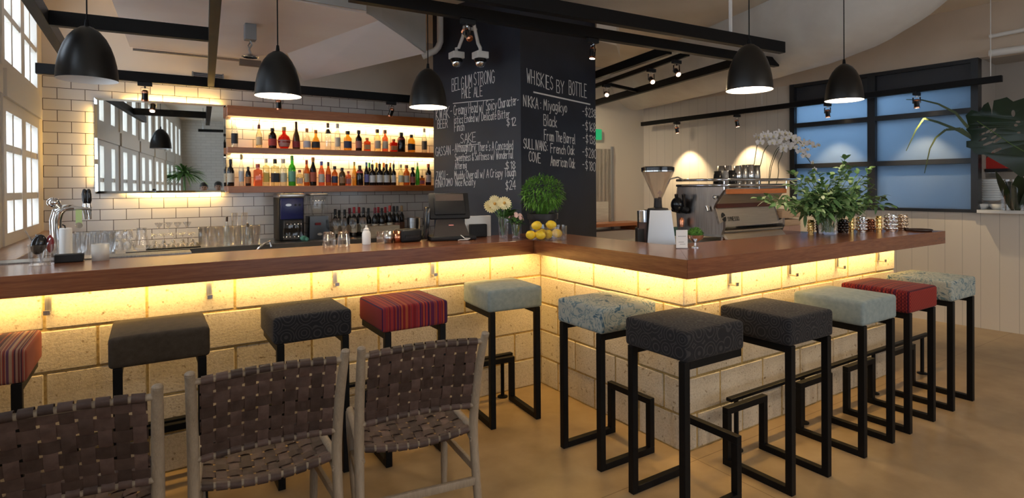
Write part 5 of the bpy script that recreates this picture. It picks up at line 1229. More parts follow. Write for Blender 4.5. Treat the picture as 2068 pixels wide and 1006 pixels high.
# monstera in a glass vase on the ledge, right edge
q = PW(2046, 432, .03); t = thing('leaf_vase', 'big clear glass vase of dark monstera leaves on the stone ledge at right', 'potted plant', (q.x, q.y, zp0+.001))
MB().lathe([(0, .015), (.085, .015), (.10, .30), (.105, .30), (.092, 0), (0, 0)], n=30).build('glass_vase', MT['tumbler'], t)
def monstera(name, pts, holes, u0v0, scale_, depth_n, parent):
    cu = bpy.data.curves.new('c', 'CURVE'); cu.dimensions = '2D'; cu.fill_mode = 'BOTH'
    for loop in [pts]+holes:
        sp_ = cu.splines.new('POLY'); sp_.points.add(len(loop)-1); sp_.use_cyclic_u = True
        for i, (x, y) in enumerate(loop): sp_.points[i].co = (x, y, 0, 1)
    ob = bpy.data.objects.new('c', cu); COL.objects.link(ob)
    me = bpy.data.meshes.new_from_object(ob.evaluated_get(bpy.context.evaluated_depsgraph_get())); bpy.data.objects.remove(ob); bpy.data.curves.remove(cu)
    mb = MB(); mb.bm.from_mesh(me); bpy.data.meshes.remove(me); return mb
# leaf outline and slits traced in photo pixels, laid on a plane through the vase leaning to the room
def leaf3(u, v):
    p_ = PW(u, v, .22); bend = .10*((u-2010)/90)**2; return p_+WN*(.05*math.sin((v-200)/60)-bend*.6)
outl = [(1950, 233), (1962, 222), (1979, 226), (1987, 212), (1996, 206), (2003, 222), (2004, 233), (2007, 203), (2020, 200), (2033, 196), (2046, 205), (2068, 197), (2092, 205), (2108, 235), (2112, 280), (2100, 320), (2080, 350), (2062, 358), (2040, 340), (2022, 330), (2008, 322), (1990, 312), (1972, 312), (1963, 300), (1953, 297), (1953, 285), (1966, 284), (1962, 272), (1952, 262), (1956, 252)]
hol = []
for (u, v, l, h_, sl) in ((1986, 271, 8, 4, -.4), (2000, 265, 8, 5, -.5), (1987, 282, 9, 4, -.4), (2008, 264, 7, 6, -.6), (1998, 290, 11, 5, -.35), (2010, 277, 6, 5, -.5), (2017, 283, 9, 6, -.6), (2015, 304, 11, 6, -.4), (1977, 257, 5, 3, -.1), (1988, 257, 6, 3, -.3), (1975, 247, 4, 2, 0), (2047, 229, 4, 12, .2), (2057, 246, 5, 4, 0), (2053, 253, 4, 5, 0), (2059, 268, 4, 4, 0)):
    hol.append([(u+l*math.cos(a), v+h_*.6*math.sin(a)+sl*l*math.cos(a)) for a in [2*PI*k/10 for k in range(10)]])
mb = monstera('leaf', outl, hol, None, 1, None, t)
bmesh.ops.triangulate(mb.bm, faces=mb.bm.faces[:])
bmesh.ops.subdivide_edges(mb.bm, edges=[e_ for e_ in mb.bm.edges if e_.calc_length() > 14], cuts=1)
for v_ in mb.bm.verts: v_.co = leaf3(v_.co.x, v_.co.y)
bmesh.ops.solidify(mb.bm, geom=mb.bm.faces[:], thickness=.002)
local(t, mb, 'monstera_leaf', MT['leafdark'])
mb = MB().tube([leaf3(1975, 245)+WN*.004, leaf3(2010, 268)+WN*.004, leaf3(2045, 292)+WN*.004, leaf3(2085, 315)+WN*.004], .004, 6); local(t, mb, 'leaf_rib', MT['stem'])
# lower dark leaves and arching grass
mb = MB()
for (u0, v0, u1, v1, w_) in ((2045, 425, 2010, 335, .10), (2055, 425, 2060, 340, .12), (2062, 420, 2095, 350, .12), (2040, 420, 2030, 370, .06)):
    a, b_ = PW(u0, v0, .06), PW(u1, v1, .16); leafmesh(mb, a, b_-a, (b_-a).length, w_, .1, 6)
for k in range(9):
    a = PW(2046, 425, .03); mb.tube([a+Vector((0, 0, 0)), a+Vector((random.uniform(-.06, .06), random.uniform(-.06, .06), .28))], .006, 6)
local(t, mb, 'stems', MT['leafdark'])
mb = MB()
for pts in (((1970, 283), (1935, 263), (1895, 247), (1866, 239), (1850, 262), (1830, 305)), ((1975, 275), (1950, 252), (1930, 228), (1895, 210), (1862, 202), (1830, 201)), ((1966, 280), (1940, 260), (1910, 262), (1890, 278), (1878, 300), (1867, 350))):
    P3 = [PW(u, v, .24) for u, v in pts]; k = len(P3)
    for (a, wa), (b_, wb2) in zip([(P3[i], .016*(1-i/k)**.8) for i in range(k-1)], [(P3[i+1], .016*(1-(i+1)/k)**.8) for i in range(k-1)]):
        s_ = (b_-a).cross(WN).normalized(); mb.face([a-s_*wa, b_-s_*wb2, b_+s_*wb2, a+s_*wa])
bmesh.ops.remove_doubles(mb.bm, verts=mb.bm.verts[:], dist=.001)
local(t, mb, 'grass_blade', mottled('dark_grass', (.02, .05, .015), (.10, .12, .03), 4, .45))
# ------------------------------------------------------------------ far back wall: door, exit sign, bench
xd0, xd1 = 5.0, P(1231, 300, Y=YB+.03).x
w = MB().bb((xd0, YB-.0, 0), (xd1, YB+.05, 2.02)); o = struct(w, 'door_1', simple('pale_door_paint', (.55, .50, .42), .5), 'pale door beyond the pillar', smooth=False)
g_ = MB().bb((xd0+.08, YB-.008, .45), (xd1-.06, YB+.0, 1.22)); wparts(g_, 'kick_plate', MT['steel'], o)
g_ = MB().bb((xd1-.002, YB-.02, 0), (xd1+.04, YB+.05, 2.06)); wparts(g_, 'door_frame', MT['plastic'], o)
a = P(1211, 262, Y=YB-.0); b_ = P(1211, 283, Y=YB)
t = thing('exit_sign', 'small green exit sign partly hidden by the pillar edge', 'exit sign', (a.x-.15, YB-.03, b_.z)); MB().bb((-.15, -.02, 0), (.15, .03, a.z-b_.z), .004).build('sign_box', simple('green_sign', (.02, .35, .14), .4, emis=(.02, .45, .18), es=.35), t, False)
a = P(1290, 447, Y=6.3)
t = thing('wall_bench', 'brown wooden side counter against the far wall behind the pillar', 'side counter', (4.6, 6.34, 0))
MB().bb((-.55, -.18, a.z-.045), (a.x-4.6, .2, a.z)).build('worktop', MT['shelf'], t, False); MB().bb((a.x-4.6-.16, -.16, a.z-.12), (a.x-4.6, .19, a.z-.045)).build('drawer_box', MT['shelf'], t, False); MB().bb((-.5, -.05, 0), (a.x-4.6-.1, .18, a.z-.12)).build('cabinet', MT['board'], t, False)
# ------------------------------------------------------------------ service bench behind the right counter
ZS = 1.0
t = thing('service_bench', 'steel service bench behind the right counter carrying grinder and coffee machine', 'bench', (4.1, 2.95, 0))
MB().bb((2.76-4.1, 2.62-2.95, ZS-.05), (5.35-4.1, 3.62-2.95, ZS-.001), .004).build('worktop', MT['darksteel'], t, False); MB().bb((2.78-4.1, 2.66-2.95, 0), (5.3-4.1, 3.58-2.95, ZS-.05)).build('cabinet', MT['board'], t, False)
# coffee grinder
gy = 2.88
gx = P(1329, 480, Y=gy).x
t = thing('coffee_grinder', 'silver coffee grinder with conical clear hopper and black lid', 'coffee grinder', (gx, gy, ZS))
L_ = lambda u, v, y=gy: P(u, v, Y=y)-t.location
rz_ = R_(-32)
def gl_(mb, name, mat, rot=True):
    if rot: mb.xf(Matrix.Rotation(rz_, 4, 'Z'))
    return mb.build(name, mat, t)
z1 = L_(1329, 424).z; hz = lambda v: L_(1329, v).z
f = MB().prism([(-.115, -.095, .0), (.115, -.095, 0), (.115, .12, 0), (-.115, .12, 0)], (0, 0, .001)); f.bm.free()
f = MB(); A = [(-.105, -.10, .002), (.105, -.10, .002), (.105, .12, .002), (-.105, .12, .002)]; B = [(-.075, -.07, z1), (.075, -.07, z1), (.075, .09, z1), (-.075, .09, z1)]
f.face(A); f.face(B); [f.face((A[i], A[(i+1) % 4], B[(i+1) % 4], B[i])) for i in range(4)]
bmesh.ops.bevel(f.bm, geom=f.bm.edges[:], offset=.014, segments=3, affect='EDGES'); gl_(f, 'body', simple('polished_aluminium', (.36, .37, .39), .3, 1))
gl_(MB().lathe([(0, z1), (.075, z1), (.07, z1+.012), (.03, z1+.018), (.026, hz(400)), (0, hz(400))], n=24), 'collar', MT['blackmat'])
gl_(MB().lathe([(.022, hz(410)), (.03, hz(401)), (.112, hz(348)), (.114, hz(346)), (.110, hz(348)), (.027, hz(401))], n=32), 'hopper', glassy('hopper_plastic', (.95, .92, .89), .10, .05, .05, (.7, .62, .56)))
gl_(MB().lathe([(.110, hz(346)), (.116, hz(345)), (.117, hz(338.5)), (.10, hz(336.5)), (0, hz(336))], n=32), 'lid', MT['blackgloss'])
gl_(MB().lathe([(.112, hz(347)), (.116, hz(347)), (.116, hz(344.5)), (.112, hz(344.5))], n=32), 'lid_ring', MT['chrome'])
gl_(MB().prism([(-.012, -.055, hz(398)), (.012, -.055, hz(398)), (.006, -.02, hz(402)), (-.006, -.02, hz(402))], (0, 0, .003)).prism([(0, -.058, hz(384)), (-.022, -.058, hz(391)), (.022, -.058, hz(391))], (0, .002, 0)).bb((-.006, -.058, hz(398)), (.006, -.056, hz(390))), 'arrow_mark', simple('brown_arrow', (.22, .15, .12), .6))
gl_(MB().lathe([(0, .20), (.035, .20), (.036, .28), (.033, .28), (.03, .21)], (-.12, -.03, 0), 20), 'doser_cup', MT['chrome']); gl_(MB().prism([(-.15, -.05, .11), (-.10, -.05, .0), (-.09, -.05, .2), (-.15, -.05, .2)], (0, .05, 0)), 'doser_arm', simple('dark_brown_arm', (.05, .022, .014), .3)); gl_(MB().bb((-.16, -.05, 0), (-.105, .03, .16), .006), 'portafilter_fork', MT['blackmat'])
gl_(MB().tube([(.085, .05, hz(372)), (.10, .04, hz(362)), (.15, .02, hz(358)), (.19, .02, hz(364))], .006, 8), 'hopper_handle', MT['steel'])
gl_(MB().bb((.05, -.1, .10), (.092, -.095, .165)).xf(Matrix.Rotation(R_(30), 4, 'Z')), 'dial_plate', simple('dark_green_label', (.03, .07, .05), .4))
# espresso machine
my = 3.0
mx0, mx1 = P(1461, 470, Y=my).x, P(1577, 470, Y=my).x; md_ = .46
t = thing('espresso_machine', 'large stainless espresso machine with wooden trim and cup rails, back towards the stools', 'coffee machine', (mx0, my, ZS+.001))
Z_ = lambda v: P(1520, v, Y=my).z-ZS-.001
mw = mx1-mx0
v_ = {k: Z_(k) for k in (361, 373, 382, 392, 410, 414, 418, 455, 462, 468, 478)}
champ = mottled('brushed_champagne_steel', (.62, .52, .40), (.72, .62, .50), 5, .35, 'Object', (1, 1, 30), metal=.85)
# side cheeks with the curved outline
def cheek(x0, x1):
    out = [(0, .05), (-.02, .10), (-.02, .16), (.03, v_[455]+.02), (.075, v_[418]), (.06, v_[410]), (-.02, v_[392]+.03), (-.04, v_[382]), (-.04, v_[373]-.01), (md_, v_[373]-.01), (md_+.02, .30), (md_, .05)]
    mb = MB().prism([(x0, y, z) for y, z in out], (x1-x0, 0, 0)); return mb
sidem = mottled('brushed_dark_steel', (.30, .27, .25), (.44, .40, .38), 5, .32, 'Object', (1, 30, 1), 0, metal=1)
cheek(-.03, .0).build('side_panel', sidem, t, False); cheek(mw, mw+.03).build('side_panel', sidem, t, False)
MB().bb((0, .09, v_[455]-.01), (mw, md_-.05, v_[373]-.012)).build('boiler_body', MT['steel'], t, False)
MB().prism([(0, .02, v_[455]), (mw, .02, v_[455]), (mw, .07, v_[418]), (0, .07, v_[418])], (0, .02, 0)).build('back_panel', champ, t, False)
MB().prism([(0, .055, v_[418]), (mw, .055, v_[418]), (mw, .058, v_[410]), (0, .058, v_[410])], (0, .03, 0)).build('wood_trim', simple('dark_red_wood', (.12, .03, .015), .4), t, False)
MB().prism([(0, .05, v_[410]), (mw, .05, v_[410]), (mw, -.01, v_[392]), (0, -.01, v_[392])], (0, .02, 0)).build('upper_panel', champ, t, False)
MB().bb((-.0, -.035, v_[392]), (mw, md_, v_[382]+.012), .005).build('top_tray', MT['steel'], t)
MB().bb((-.02, -.045, v_[392]+.004), (mw+.02, -.033, v_[382]+.004), .003).build('wood_trim', MT['shelf'], t, False)
MB().bb((.0, -.02, .07), (mw, .12, v_[462]-.0), .004).prism([(0, -.05, v_[478]), (mw, -.05, v_[478]), (mw, .02, v_[462]), (0, .02, v_[462])], (0, .03, .0)).build('drip_base', champ, t, False)
MB().bb((-.02, .0, .03), (mw+.02, md_-.02, .075)).build('chassis', MT['darksteel'], t, False)
for x in (.03, mw-.03):
    for y in (.03, md_-.06): MB().lathe([(0, 0), (.022, 0), (.02, .032), (0, .032)], (x, y, 0), 14).build('foot', MT['chrome'], t)
xr = P(1600, 365, Y=my).x-mx0
for v in (363, 374):
    z = Z_(v); MB().tube([(-.035, md_, z), (-.035, -.03, z), (-.02, -.055, z), (.02, -.06, z), (xr-.04, -.06, z), (xr-.01, -.05, z), (xr, -.02, z), (xr, md_, z)], .0115, 10).build('cup_rail', MT['chrome'], t)
for x in (-.03, mw*.5, mw):
    MB().tube([(x, -.055 if x > 0 else -.03, Z_(382)), (x, -.055 if x > 0 else -.03, Z_(361))], .006, 8).build('rail_post', MT['chrome'], t)
MB().tube([(-.05, .12, v_[410]-.02), (-.06, .1, v_[410]-.06)], [.018, .012], 10).ball((-.055, .04, v_[392]-.02), .018).build('steam_knob', MT['chrome'], t)
for y in (.34, .42):
    MB().tube([(-.04, y, .24), (-.10, y+.02, .26)], [.03, .034], 14).tube([(-.07, y, .25), (-.11, y-.02, .38)], [.012, .016], 10).build('portafilter', MT['blackgloss'], t)
MB().ball((-.10, .40, .29), .06, 16, .8, 1, 1.1).build('steam_lever', MT['blackgloss'], t)
MB().lathe([(0, .04), (.02, .04), (.024, .10), (.012, .12), (0, .12)], (-.09, .36, .06), 14).build('group_nozzle', MT['copper'], t)
# emblem and name on the back panel
dz_ = v_[418]-v_[455]; pn = Vector((0, -dz_, .05)).normalized(); up_ = Vector((0, .05, dz_)).normalized(); o0 = Vector((0, .02, v_[455]))
emx = P(1465, 440, Y=my).x-mx0+.035
mb = MB(); c_ = o0+Vector((emx, 0, 0))+up_*dz_*.52+pn*.0015; R__ = .040
def segm(a0, a1, yoff=0, k=16): return [c_+Vector((1, 0, 0))*R__*.72*math.cos(a0+(a1-a0)*i/k)+up_*R__*math.sin(a0+(a1-a0)*i/k) for i in range(k+1)]
mb.face(segm(R_(20), R_(188))); mb.face([p_ for p_ in segm(R_(200), R_(368))])
mb.face([c_+Vector((-.02, 0, 0))+up_*.004, c_+Vector((.012, 0, 0))+up_*.0, c_+Vector((.02, 0, 0))-up_*.007, c_+Vector((-.012, 0, 0))-up_*.001])
mb.build('emblem', MT['blackmat'], t, False)
bpy.context.view_layer.update()
a = t.matrix_world @ (o0+Vector((emx+.045, 0, 0))+up_*dz_*.30+pn*.001); b_ = t.matrix_world @ (o0+Vector((emx+.045+.155, 0, 0))+up_*dz_*.30+pn*.001)
lettering('SYNESSO', a, b_, .034, up_, pn, .0045, parent=t, mat=MT['blackmat'], jit=0)
# cups on the machine
zc_ = v_[382]+.013
cup_y = my+.16
for i, (u, vt, mm, dy) in enumerate(((1398, 347, 'blackgloss', .30), (1410, 346, 'plastic', .27), (1423, 345, 'blackgloss', .24), (1437, 335, 'silver', .20), (1452, 333, 'darksteel', .16), (1466, 332, 'silver', .13), (1480, 333, 'darksteel', .10), (1446, 336, 'darksteel', .30), (1462, 335, 'silver', .26))):
    p_ = P(u, vt, Y=my+dy)
    x_ = max(p_.x, mx0+.05+.0*i)
    hh = max(.05, p_.z-(ZS+.001+zc_)); w_ = .040
    tag(MB().lathe([(0, hh-.004), (w_*.72, hh), (w_*.78, hh), (w_, .0), (w_*.94, 0), (w_*.7, hh-.008), (0, hh-.01)], n=20).build('metal_cup', MT[mm], None, True, loc=(mx0+.06+i*.088 if i < 7 else mx0+.28+(i-7)*.1, my+(.10 if i < 7 else .24), ZS+.002+zc_)), '%s cup turned down on the coffee machine, %s' % ({'blackgloss': 'black', 'plastic': 'grey', 'silver': 'bright steel', 'darksteel': 'dull steel'}[mm], ('front row far left', 'front row second', 'front row third', 'front row fourth', 'front row fifth', 'front row sixth', 'front row far right', 'back row left', 'back row right')[i]), 'cup', 'cups on the coffee machine')
# wooden boxes right of the machine
for i, (v0, v1) in enumerate(((441, 423), (457, 442))):
    p0_, p1_ = P(1580, v0, Y=3.02), P(1617, v1, Y=3.02)
    o = MB().bb((p0_.x, 3.02, max(p0_.z, ZS+.001) if i else P(1580, 441.2, Y=3.02).z), (p1_.x, 3.25, p1_.z), .003).build('wooden_box', mottled('pale_wood_box', (.42, .28, .17), (.54, .38, .25), 8, .5, 'Object', (1, 10, 10)), smooth=False)
    tag(o, ('upper', 'lower')[i]+' of two pale wooden boxes stacked beside the coffee machine', 'box')
p0_, p1_ = P(1580, 457, Y=3.02), P(1617, 457, Y=3.02)
o = MB().bb((p0_.x, 3.02, ZS+.001), (p1_.x, 3.25, p0_.z-.002), .003).build('clear_tray', glassy('pink_tray', (.9, .75, .72), .1, .1, .3, (.45, .32, .32)), smooth=False); tag(o, 'pinkish clear tray under the two wooden boxes', 'tray')
# ------------------------------------------------------------------ orchids behind the machine
oy = 3.46; ob_ = P(1552, 362, Y=oy)
t = thing('orchid_plant', 'white orchid with arching flower stems behind the coffee machine', 'orchid', (5.2, oy, ZS+.001))
LO = lambda u, v, y=oy: P(u, v, Y=y)-t.location
MB().lathe([(0, 0), (.07, 0), (.09, .15), (.095, .15), (.085, .14), (0, .13)], n=22).build('pot', MT['white'], t)
base = Vector((0, 0, .14)); mb = MB(); flowers = []
def spl2(pts, k=6):
    out = []; pts = [Vector(p) for p in pts]
    for i in range(len(pts)-1):
        p0, p1, p2, p3 = pts[max(i-1, 0)], pts[i], pts[i+1], pts[min(i+2, len(pts)-1)]
        for q in range(k):
            s_ = q/k; out.append(.5*((2*p1)+(p2-p0)*s_+(2*p0-5*p1+4*p2-p3)*s_**2+(3*p1-p0-3*p2+p3)*s_**3))
    return out+[pts[-1]]
stems = [((1522, 360), (1524, 325), (1532, 285), (1548, 272), (1572, 268), (1590, 270)), ((1533, 358), (1538, 325), (1546, 300), (1568, 282), (1592, 276), (1612, 284), (1630, 302)),
         ((1553, 358), (1557, 330), (1570, 300), (1590, 294), (1612, 302), (1632, 322), (1644, 340)), ((1555, 358), (1562, 325), (1578, 296), (1608, 286), (1634, 290), (1650, 296)), ((1571, 358), (1572, 330), (1580, 305), (1560, 285), (1540, 276), (1524, 272))]
for k, st in enumerate(stems):
    dy = (k-2)*.05
    pts = spl2([base+Vector(((k-2)*.015, 0, 0))]+[LO(u, v, oy+dy) for u, v in st]); mb.tube(pts, .0038, 6)
    n_ = len(pts); st0 = int(n_*.50)
    for j in range(7): flowers.append((pts[min(n_-1, st0+int((n_-st0)*j/6.3))], k))
for i in range(7):
    a = i*.9; leafmesh(mb, base, Vector((math.cos(a), math.sin(a), .35)), .26, .07, .5, 6)
mb.build('stems', mottled('orchid_stem', (.045, .05, .02), (.07, .09, .03), 20, .5), t, True)
for i, (c_, k) in enumerate(flowers):
    mb = MB(); d = Vector((-.5+random.uniform(-.5, .5), -.8, random.uniform(-.3, .35))).normalized(); c_ = c_+d*.018+Vector((0, 0, random.uniform(-.025, .012)))
    r = .050 if i % 7 < 5 else .03; x = d.orthogonal().normalized(); x = Vector((0, 0, 1)).cross(d).normalized(); y = d.cross(x)
    if y.z < 0: y = -y
    for ang, rr, ww in ((90, .95, .55), (210, .9, .5), (330, .9, .5), (8, 1.05, 1.05), (172, 1.05, 1.05)):
        a = R_(ang); e_ = x*math.cos(a)+y*math.sin(a); s_ = d.cross(e_)
        mb.ribbon([c_+e_*r*.05, c_+e_*r*.35+d*r*.1, c_+e_*r*.7*rr+d*r*.14, c_+e_*r*rr+d*r*.05], [s_*r*.1, s_*r*.36*ww, s_*r*.42*ww, s_*r*.1])
    fl_ = mb.build('orchid_flower', MT['petalw'], t, True); MB().ball(c_+d*.010-y*.006, .009, 8, 1, 1, 1.2).build('flower_lip', MT['gerbera'], fl_)
# ------------------------------------------------------------------ greenery vase and tealight holders on the right counter
p_ = P(1672, 473, Z=ZT)
t = thing('greenery_vase', 'large spreading bunch of pale green leaves in a glass vase on the right counter', 'vase', (p_.x, p_.y, ZC_))
MB().lathe([(0, .015), (.058, .015), (.066, .145), (.070, .145), (.062, 0), (0, 0)], n=26).build('glass_vase', MT['tumbler'], t)
mb, mb2, mb3 = MB(), MB(), MB()
LG = lambda u, v, y: P(u, v, Y=y)-t.location
tips = [(1595, 375), (1602, 350), (1618, 385), (1640, 368), (1655, 350), (1678, 350), (1706, 338), (1716, 352), (1735, 348), (1760, 342), (1725, 372), (1750, 392), (1775, 408), (1785, 395), (1742, 420), (1770, 418), (1705, 395), (1690, 380), (1635, 400), (1612, 408), (1660, 392), (1720, 410), (1648, 425), (1700, 430), (1625, 430), (1590, 400), (1668, 415), (1730, 385), (1765, 375), (1680, 405), (1640, 345), (1612, 372), (1530, 402), (1548, 398), (1562, 410), (1706, 322), (1712, 336), (1796, 414), (1600, 420), (1582, 412), (1740, 402), (1625, 360), (1690, 362), (1664, 372), (1750, 365)]
for (u, v) in tips:
    y = p_.y+random.uniform(-.16, .22); tp = LG(u, v, y); st_ = Vector((random.uniform(-.03, .03), random.uniform(-.03, .03), .02)); md0 = Vector((tp.x*.35, tp.y*.35, .17+.25*max(.05, tp.z-.15)))
    pts = spl2([st_, md0, tp], 6); mb.tube(pts, .0022, 5, False)
    for k in range(4, len(pts)):
        for j in range(3):
            d = (rdir(-.6, .9)+(tp-md0).normalized()*.8); leafmesh(mb2 if random.random() < .72 else mb3, pts[k]+rdir(-1, 1)*.012, d, random.uniform(.045, .085), random.uniform(.022, .036), .35)
for i in range(420):
    d = rdir(-.2, 1); c_ = Vector((d.x*.23+.0, d.y*.16, .19+d.z*.13))
    leafmesh(mb2 if random.random() < .6 else mb3, c_, rdir(-.6, .8), random.uniform(.05, .09), random.uniform(.025, .042), .4)
for i in range(22): mb.tube([(random.uniform(-.04, .04), random.uniform(-.04, .04), .016), (random.uniform(-.045, .045), random.uniform(-.045, .045), .15)], .0035, 5)
mb.build('stems', MT['stem'], t, True); mb2.build('foliage', MT['leaf2'] if 'leaf2' in MT else mottled('mid_green_leaf', (.055, .14, .045), (.16, .29, .10), 9, .5), t, True); mb3.build('pale_foliage', MT['leafpale'], t, True, label='paler yellow-green foliage')
def votive(u, v, mm, lab, r=.034, h_=.115, cols=9, rows=4):
    q = P(u, v, Z=ZT); t = thing('tealight_holder', lab, 'candle holder', (q.x, min(q.y, 2.42), ZC_), 0, 'hammered tealight holders on the right counter')
    MB().lathe([(0, 0), (r*.9, 0), (r*.95, .01), (r*.95, h_-.004), (r*.85, h_), (r*.8, h_-.01), (0, h_-.03)], n=24).build('cup', MT[mm], t)
    b2 = MB()
    for a in range(rows):
        for c2 in range(cols):
            an = 2*PI*(c2+.5*(a % 2))/cols; b2.ball((r*.9*math.cos(an), r*.9*math.sin(an), .016+(h_-.03)*(a+.3)/(rows-.4)), r*.34, 8)
    b2.build('bubble_relief', MT[mm], t, True)
MT['smoke'] = simple('smoked_metal', (.10, .085, .08), .12, 1); MT['bronze'] = simple('bronze_metal', (.36, .16, .09), .16, 1); MT['rosegold'] = simple('cream_gold_metal', (.75, .60, .46), .2, 1)
for u, v, mm, lab, r, h_ in ((1622, 470, 'gold', 'gold bubbled tealight holder at the left end behind the greenery', .022, .10), (1634, 468, 'smoke', 'dark bubbled tealight holder on the small wooden block', .026, .10), (1702, 470, 'smoke', 'dark bubbled tealight holder right of the glass vase', .036, .10), (1719, 469, 'gold', 'slim gold bubbled tealight holder between dark and silver ones', .020, .12),
        (1740, 469, 'silver', 'silver bubbled tealight holder nearest the glass vase', .034, .12), (1757, 467, 'bronze', 'bronze bubbled tealight holder between silver and gold', .030, .095), (1775, 469, 'gold', 'slim gold bubbled tealight holder right of the bronze one', .020, .125), (1799, 468, 'silver', 'larger silver bubbled tealight holder near the dark tray', .040, .135), (1823, 465, 'rosegold', 'cream-gold bubbled tealight holder on the right behind the dark tray', .034, .125)):
    votive(u, v, mm, lab, r, h_)
a = P(1636, 468, Z=ZT)
q = P(1827, 466, Z=ZT); tag(MB().lathe([(0, .004), (.075, .004), (.085, .016), (.09, .016), (.08, 0), (0, 0)], n=28).build('dark_tray', simple('dark_bronze_tray', (.035, .02, .016), .3), None, True, loc=(q.x+.03, q.y-.09, ZC_)), 'round dark tray near the right end of the counter', 'tray')
# card and moss bowl
p_ = P(1377, 502, Z=ZT)
t = thing('card_holder', 'small white printed card standing in a clear holder beside the grinder', 'card', (p_.x, p_.y, ZC_), R_(-31))
MB().bb((-.034, -.002, .004), (.034, .0, .108)).build('card', MT['paper'], t, False); MB().bb((-.036, -.02, 0), (.036, .02, .004)).build('holder_base', MT['glass'], t, False)
bpy.context.view_layer.update(); wm = t.matrix_world
for zc2, s0, s1, hh in ((.070, -.024, .024, .008), (.036, -.02, .012, .007), (.024, -.012, .020, .006)):
    lettering('menu card' if zc2 > .05 else 'ask us', wm @ Vector((s0, -.0022, zc2)), wm @ Vector((s1, -.0022, zc2)), hh, (0, 0, 1), wm.to_3x3() @ Vector((0, -1, 0)), .0016, parent=t, mat=MT['plastic'], name='print', jit=.1) if False else MB().bb((s0, -.0032, zc2), (s1, -.0022, zc2+hh*.35)).build('print_line', MT['plastic'], t, False)
p_ = P(1404, 500, Z=ZT)
t = thing('moss_bowl', 'small silver footed bowl with a mound of green moss', 'bowl', (p_.x, p_.y, ZC_))
MB().lathe([(0, 0), (.026, 0), (.026, .004), (.007, .010), (.007, .028), (.02, .038), (.045, .055), (.051, .075), (.048, .076), (.02, .045), (0, .042)], n=24).build('bowl', MT['silver'], t)
mb = MB().ball((0, 0, .080), .042, 16, 1, 1, .75)
for i in range(420):
    d = rdir(-.1, 1); leafmesh(mb, Vector((d.x*.04, d.y*.04, .08+d.z*.032)), d+rdir(-1, 1)*.6, .014, .004, .1, 2)
mb.build('moss', mottled('bright_moss', (.04, .13, .015), (.12, .28, .03), 40, .8), t, True)
# big wrapped duct
def duct():
    P_ = spl2(ax, 5); mb = MB(); rr = [.50+.004*math.sin(i*1.9) for i in range(len(P_))]; mb.tube(P_, rr, 40); return mb.build('air_duct', MT['ductwrap'], None, True)
MT['ductwrap'] = mottled('wrapped_duct_cloth', (.66, .62, .57), (.76, .73, .68), 3.5, .55, 'World', bs=.35, bd=.03)
tag(duct(), 'big white cloth-wrapped air duct hanging under the ceiling on the right', 'air duct')
a = [P(u, v, Z=2.95) for u, v in ((1205, 82), (1245, 92), (1252, 118), (1206, 132))]
t = MB().prism(a, (0, 0, .3)).build('ceiling_vent', MT['ceiling'], smooth=False); tag(t, 'boxed ceiling vent just right of the pillar top', 'vent')
a, b_ = P(268, 97, Z=zs-.012), P(486, 117, Z=zs-.012)
t = thing('conduit_pipe', 'thin grey conduit along the back edge of the pinkish bulkhead', 'pipe', (a.x, 6.045, zs-.016))
MB().tube([(0, 0, 0), (b_.x-a.x, 0, 0)], .012, 8).build('tube', MT['darksteel'], t); MB().bb((b_.x-a.x, -.03, -.045), (b_.x-a.x+.19, .03, .012), .003).build('junction_box', simple('brown_box', (.16, .12, .09), .6), t, False)
g0, g1 = P(388, 157, Y=6.5), P(452, 144, Y=6.5)
t = thing('air_grille', 'small grey louvred air grille high above the mirror', 'air grille', ((g0.x+g1.x)/2, 6.53, g0.z)); hw_ = (g1.x-g0.x)/2
gm = MB()
for k in range(4): gm.bb((-hw_+.01, -.03, .004+k*.016), (hw_-.01, .0, .009+k*.016))
gm.bb((-hw_, -.032, 0), (-hw_+.012, .026, .066)).bb((hw_-.012, -.032, 0), (hw_, .026, .066)).bb((-hw_, .0, 0), (hw_, .026, .066)); gm.build('louvre', MT['plastic'], t, False)
# sprinkler block and lamp at the top edge
p_ = P(505, 10, Z=2.66)
t = thing('ceiling_light', 'small recessed light on a grey box under the pinkish bulkhead', 'ceiling light', (P(505, 50, Y=4.75).x, 4.75, 2.45))
MB().bb((-.04, -.04, .13), (.04, .04, .25), .004).build('junction_box', MT['plastic'], t, False); MB().tube([(0, 0, .13), (.012, 0, .1), (-.01, 0, .06), (0, 0, .02)], .006, 6).tube([(.01, .01, .13), (-.015, .0, .09), (.01, 0, .02)], .005, 6).build('wires', MT['darksteel'], t); MB().lathe([(.05, .0), (.062, .004), (.05, .014), (.02, .03), (0, .03)], n=24).build('light_ring', MT['silver'], t)
# ------------------------------------------------------------------ things seen only in the mirror
mir_o = bpy.data.objects['wall_mirror']; mir_o.rotation_euler.z = R_(-4.0)
def mirrored(u, v, Y):
    c0_ = mir_o.location; n_ = Matrix.Rotation(R_(-4.0), 3, 'Z') @ Vector((0, -1, 0))
    r = ray(u, v); h0 = CAM+r*((c0_-CAM).dot(n_)/r.dot(n_)); r2 = r-2*r.dot(n_)*n_; return h0+r2*((Y-h0.y)/r2.y)
q = mirrored(372, 352, -1.6)
t = thing('spiky_plant', 'spiky green dracaena in a tall pot seen in the mirror', 'potted plant', (q.x, q.y, 0))
MB().lathe([(0, 0), (.16, 0), (.2, .75), (.21, .75), (.19, .7), (0, .7)], n=24).build('pot', MT['white'], t); MB().tube([(0, 0, .68), (.02, 0, 1.0), (0, 0, q.z+.05)], .025, 8).build('trunk', MT['stem'], t)
mb = MB()
for i in range(90): leafmesh(mb, Vector((0, 0, q.z+.02)), rdir(-.15, 1), random.uniform(.35, .6), .035, .5, 6)
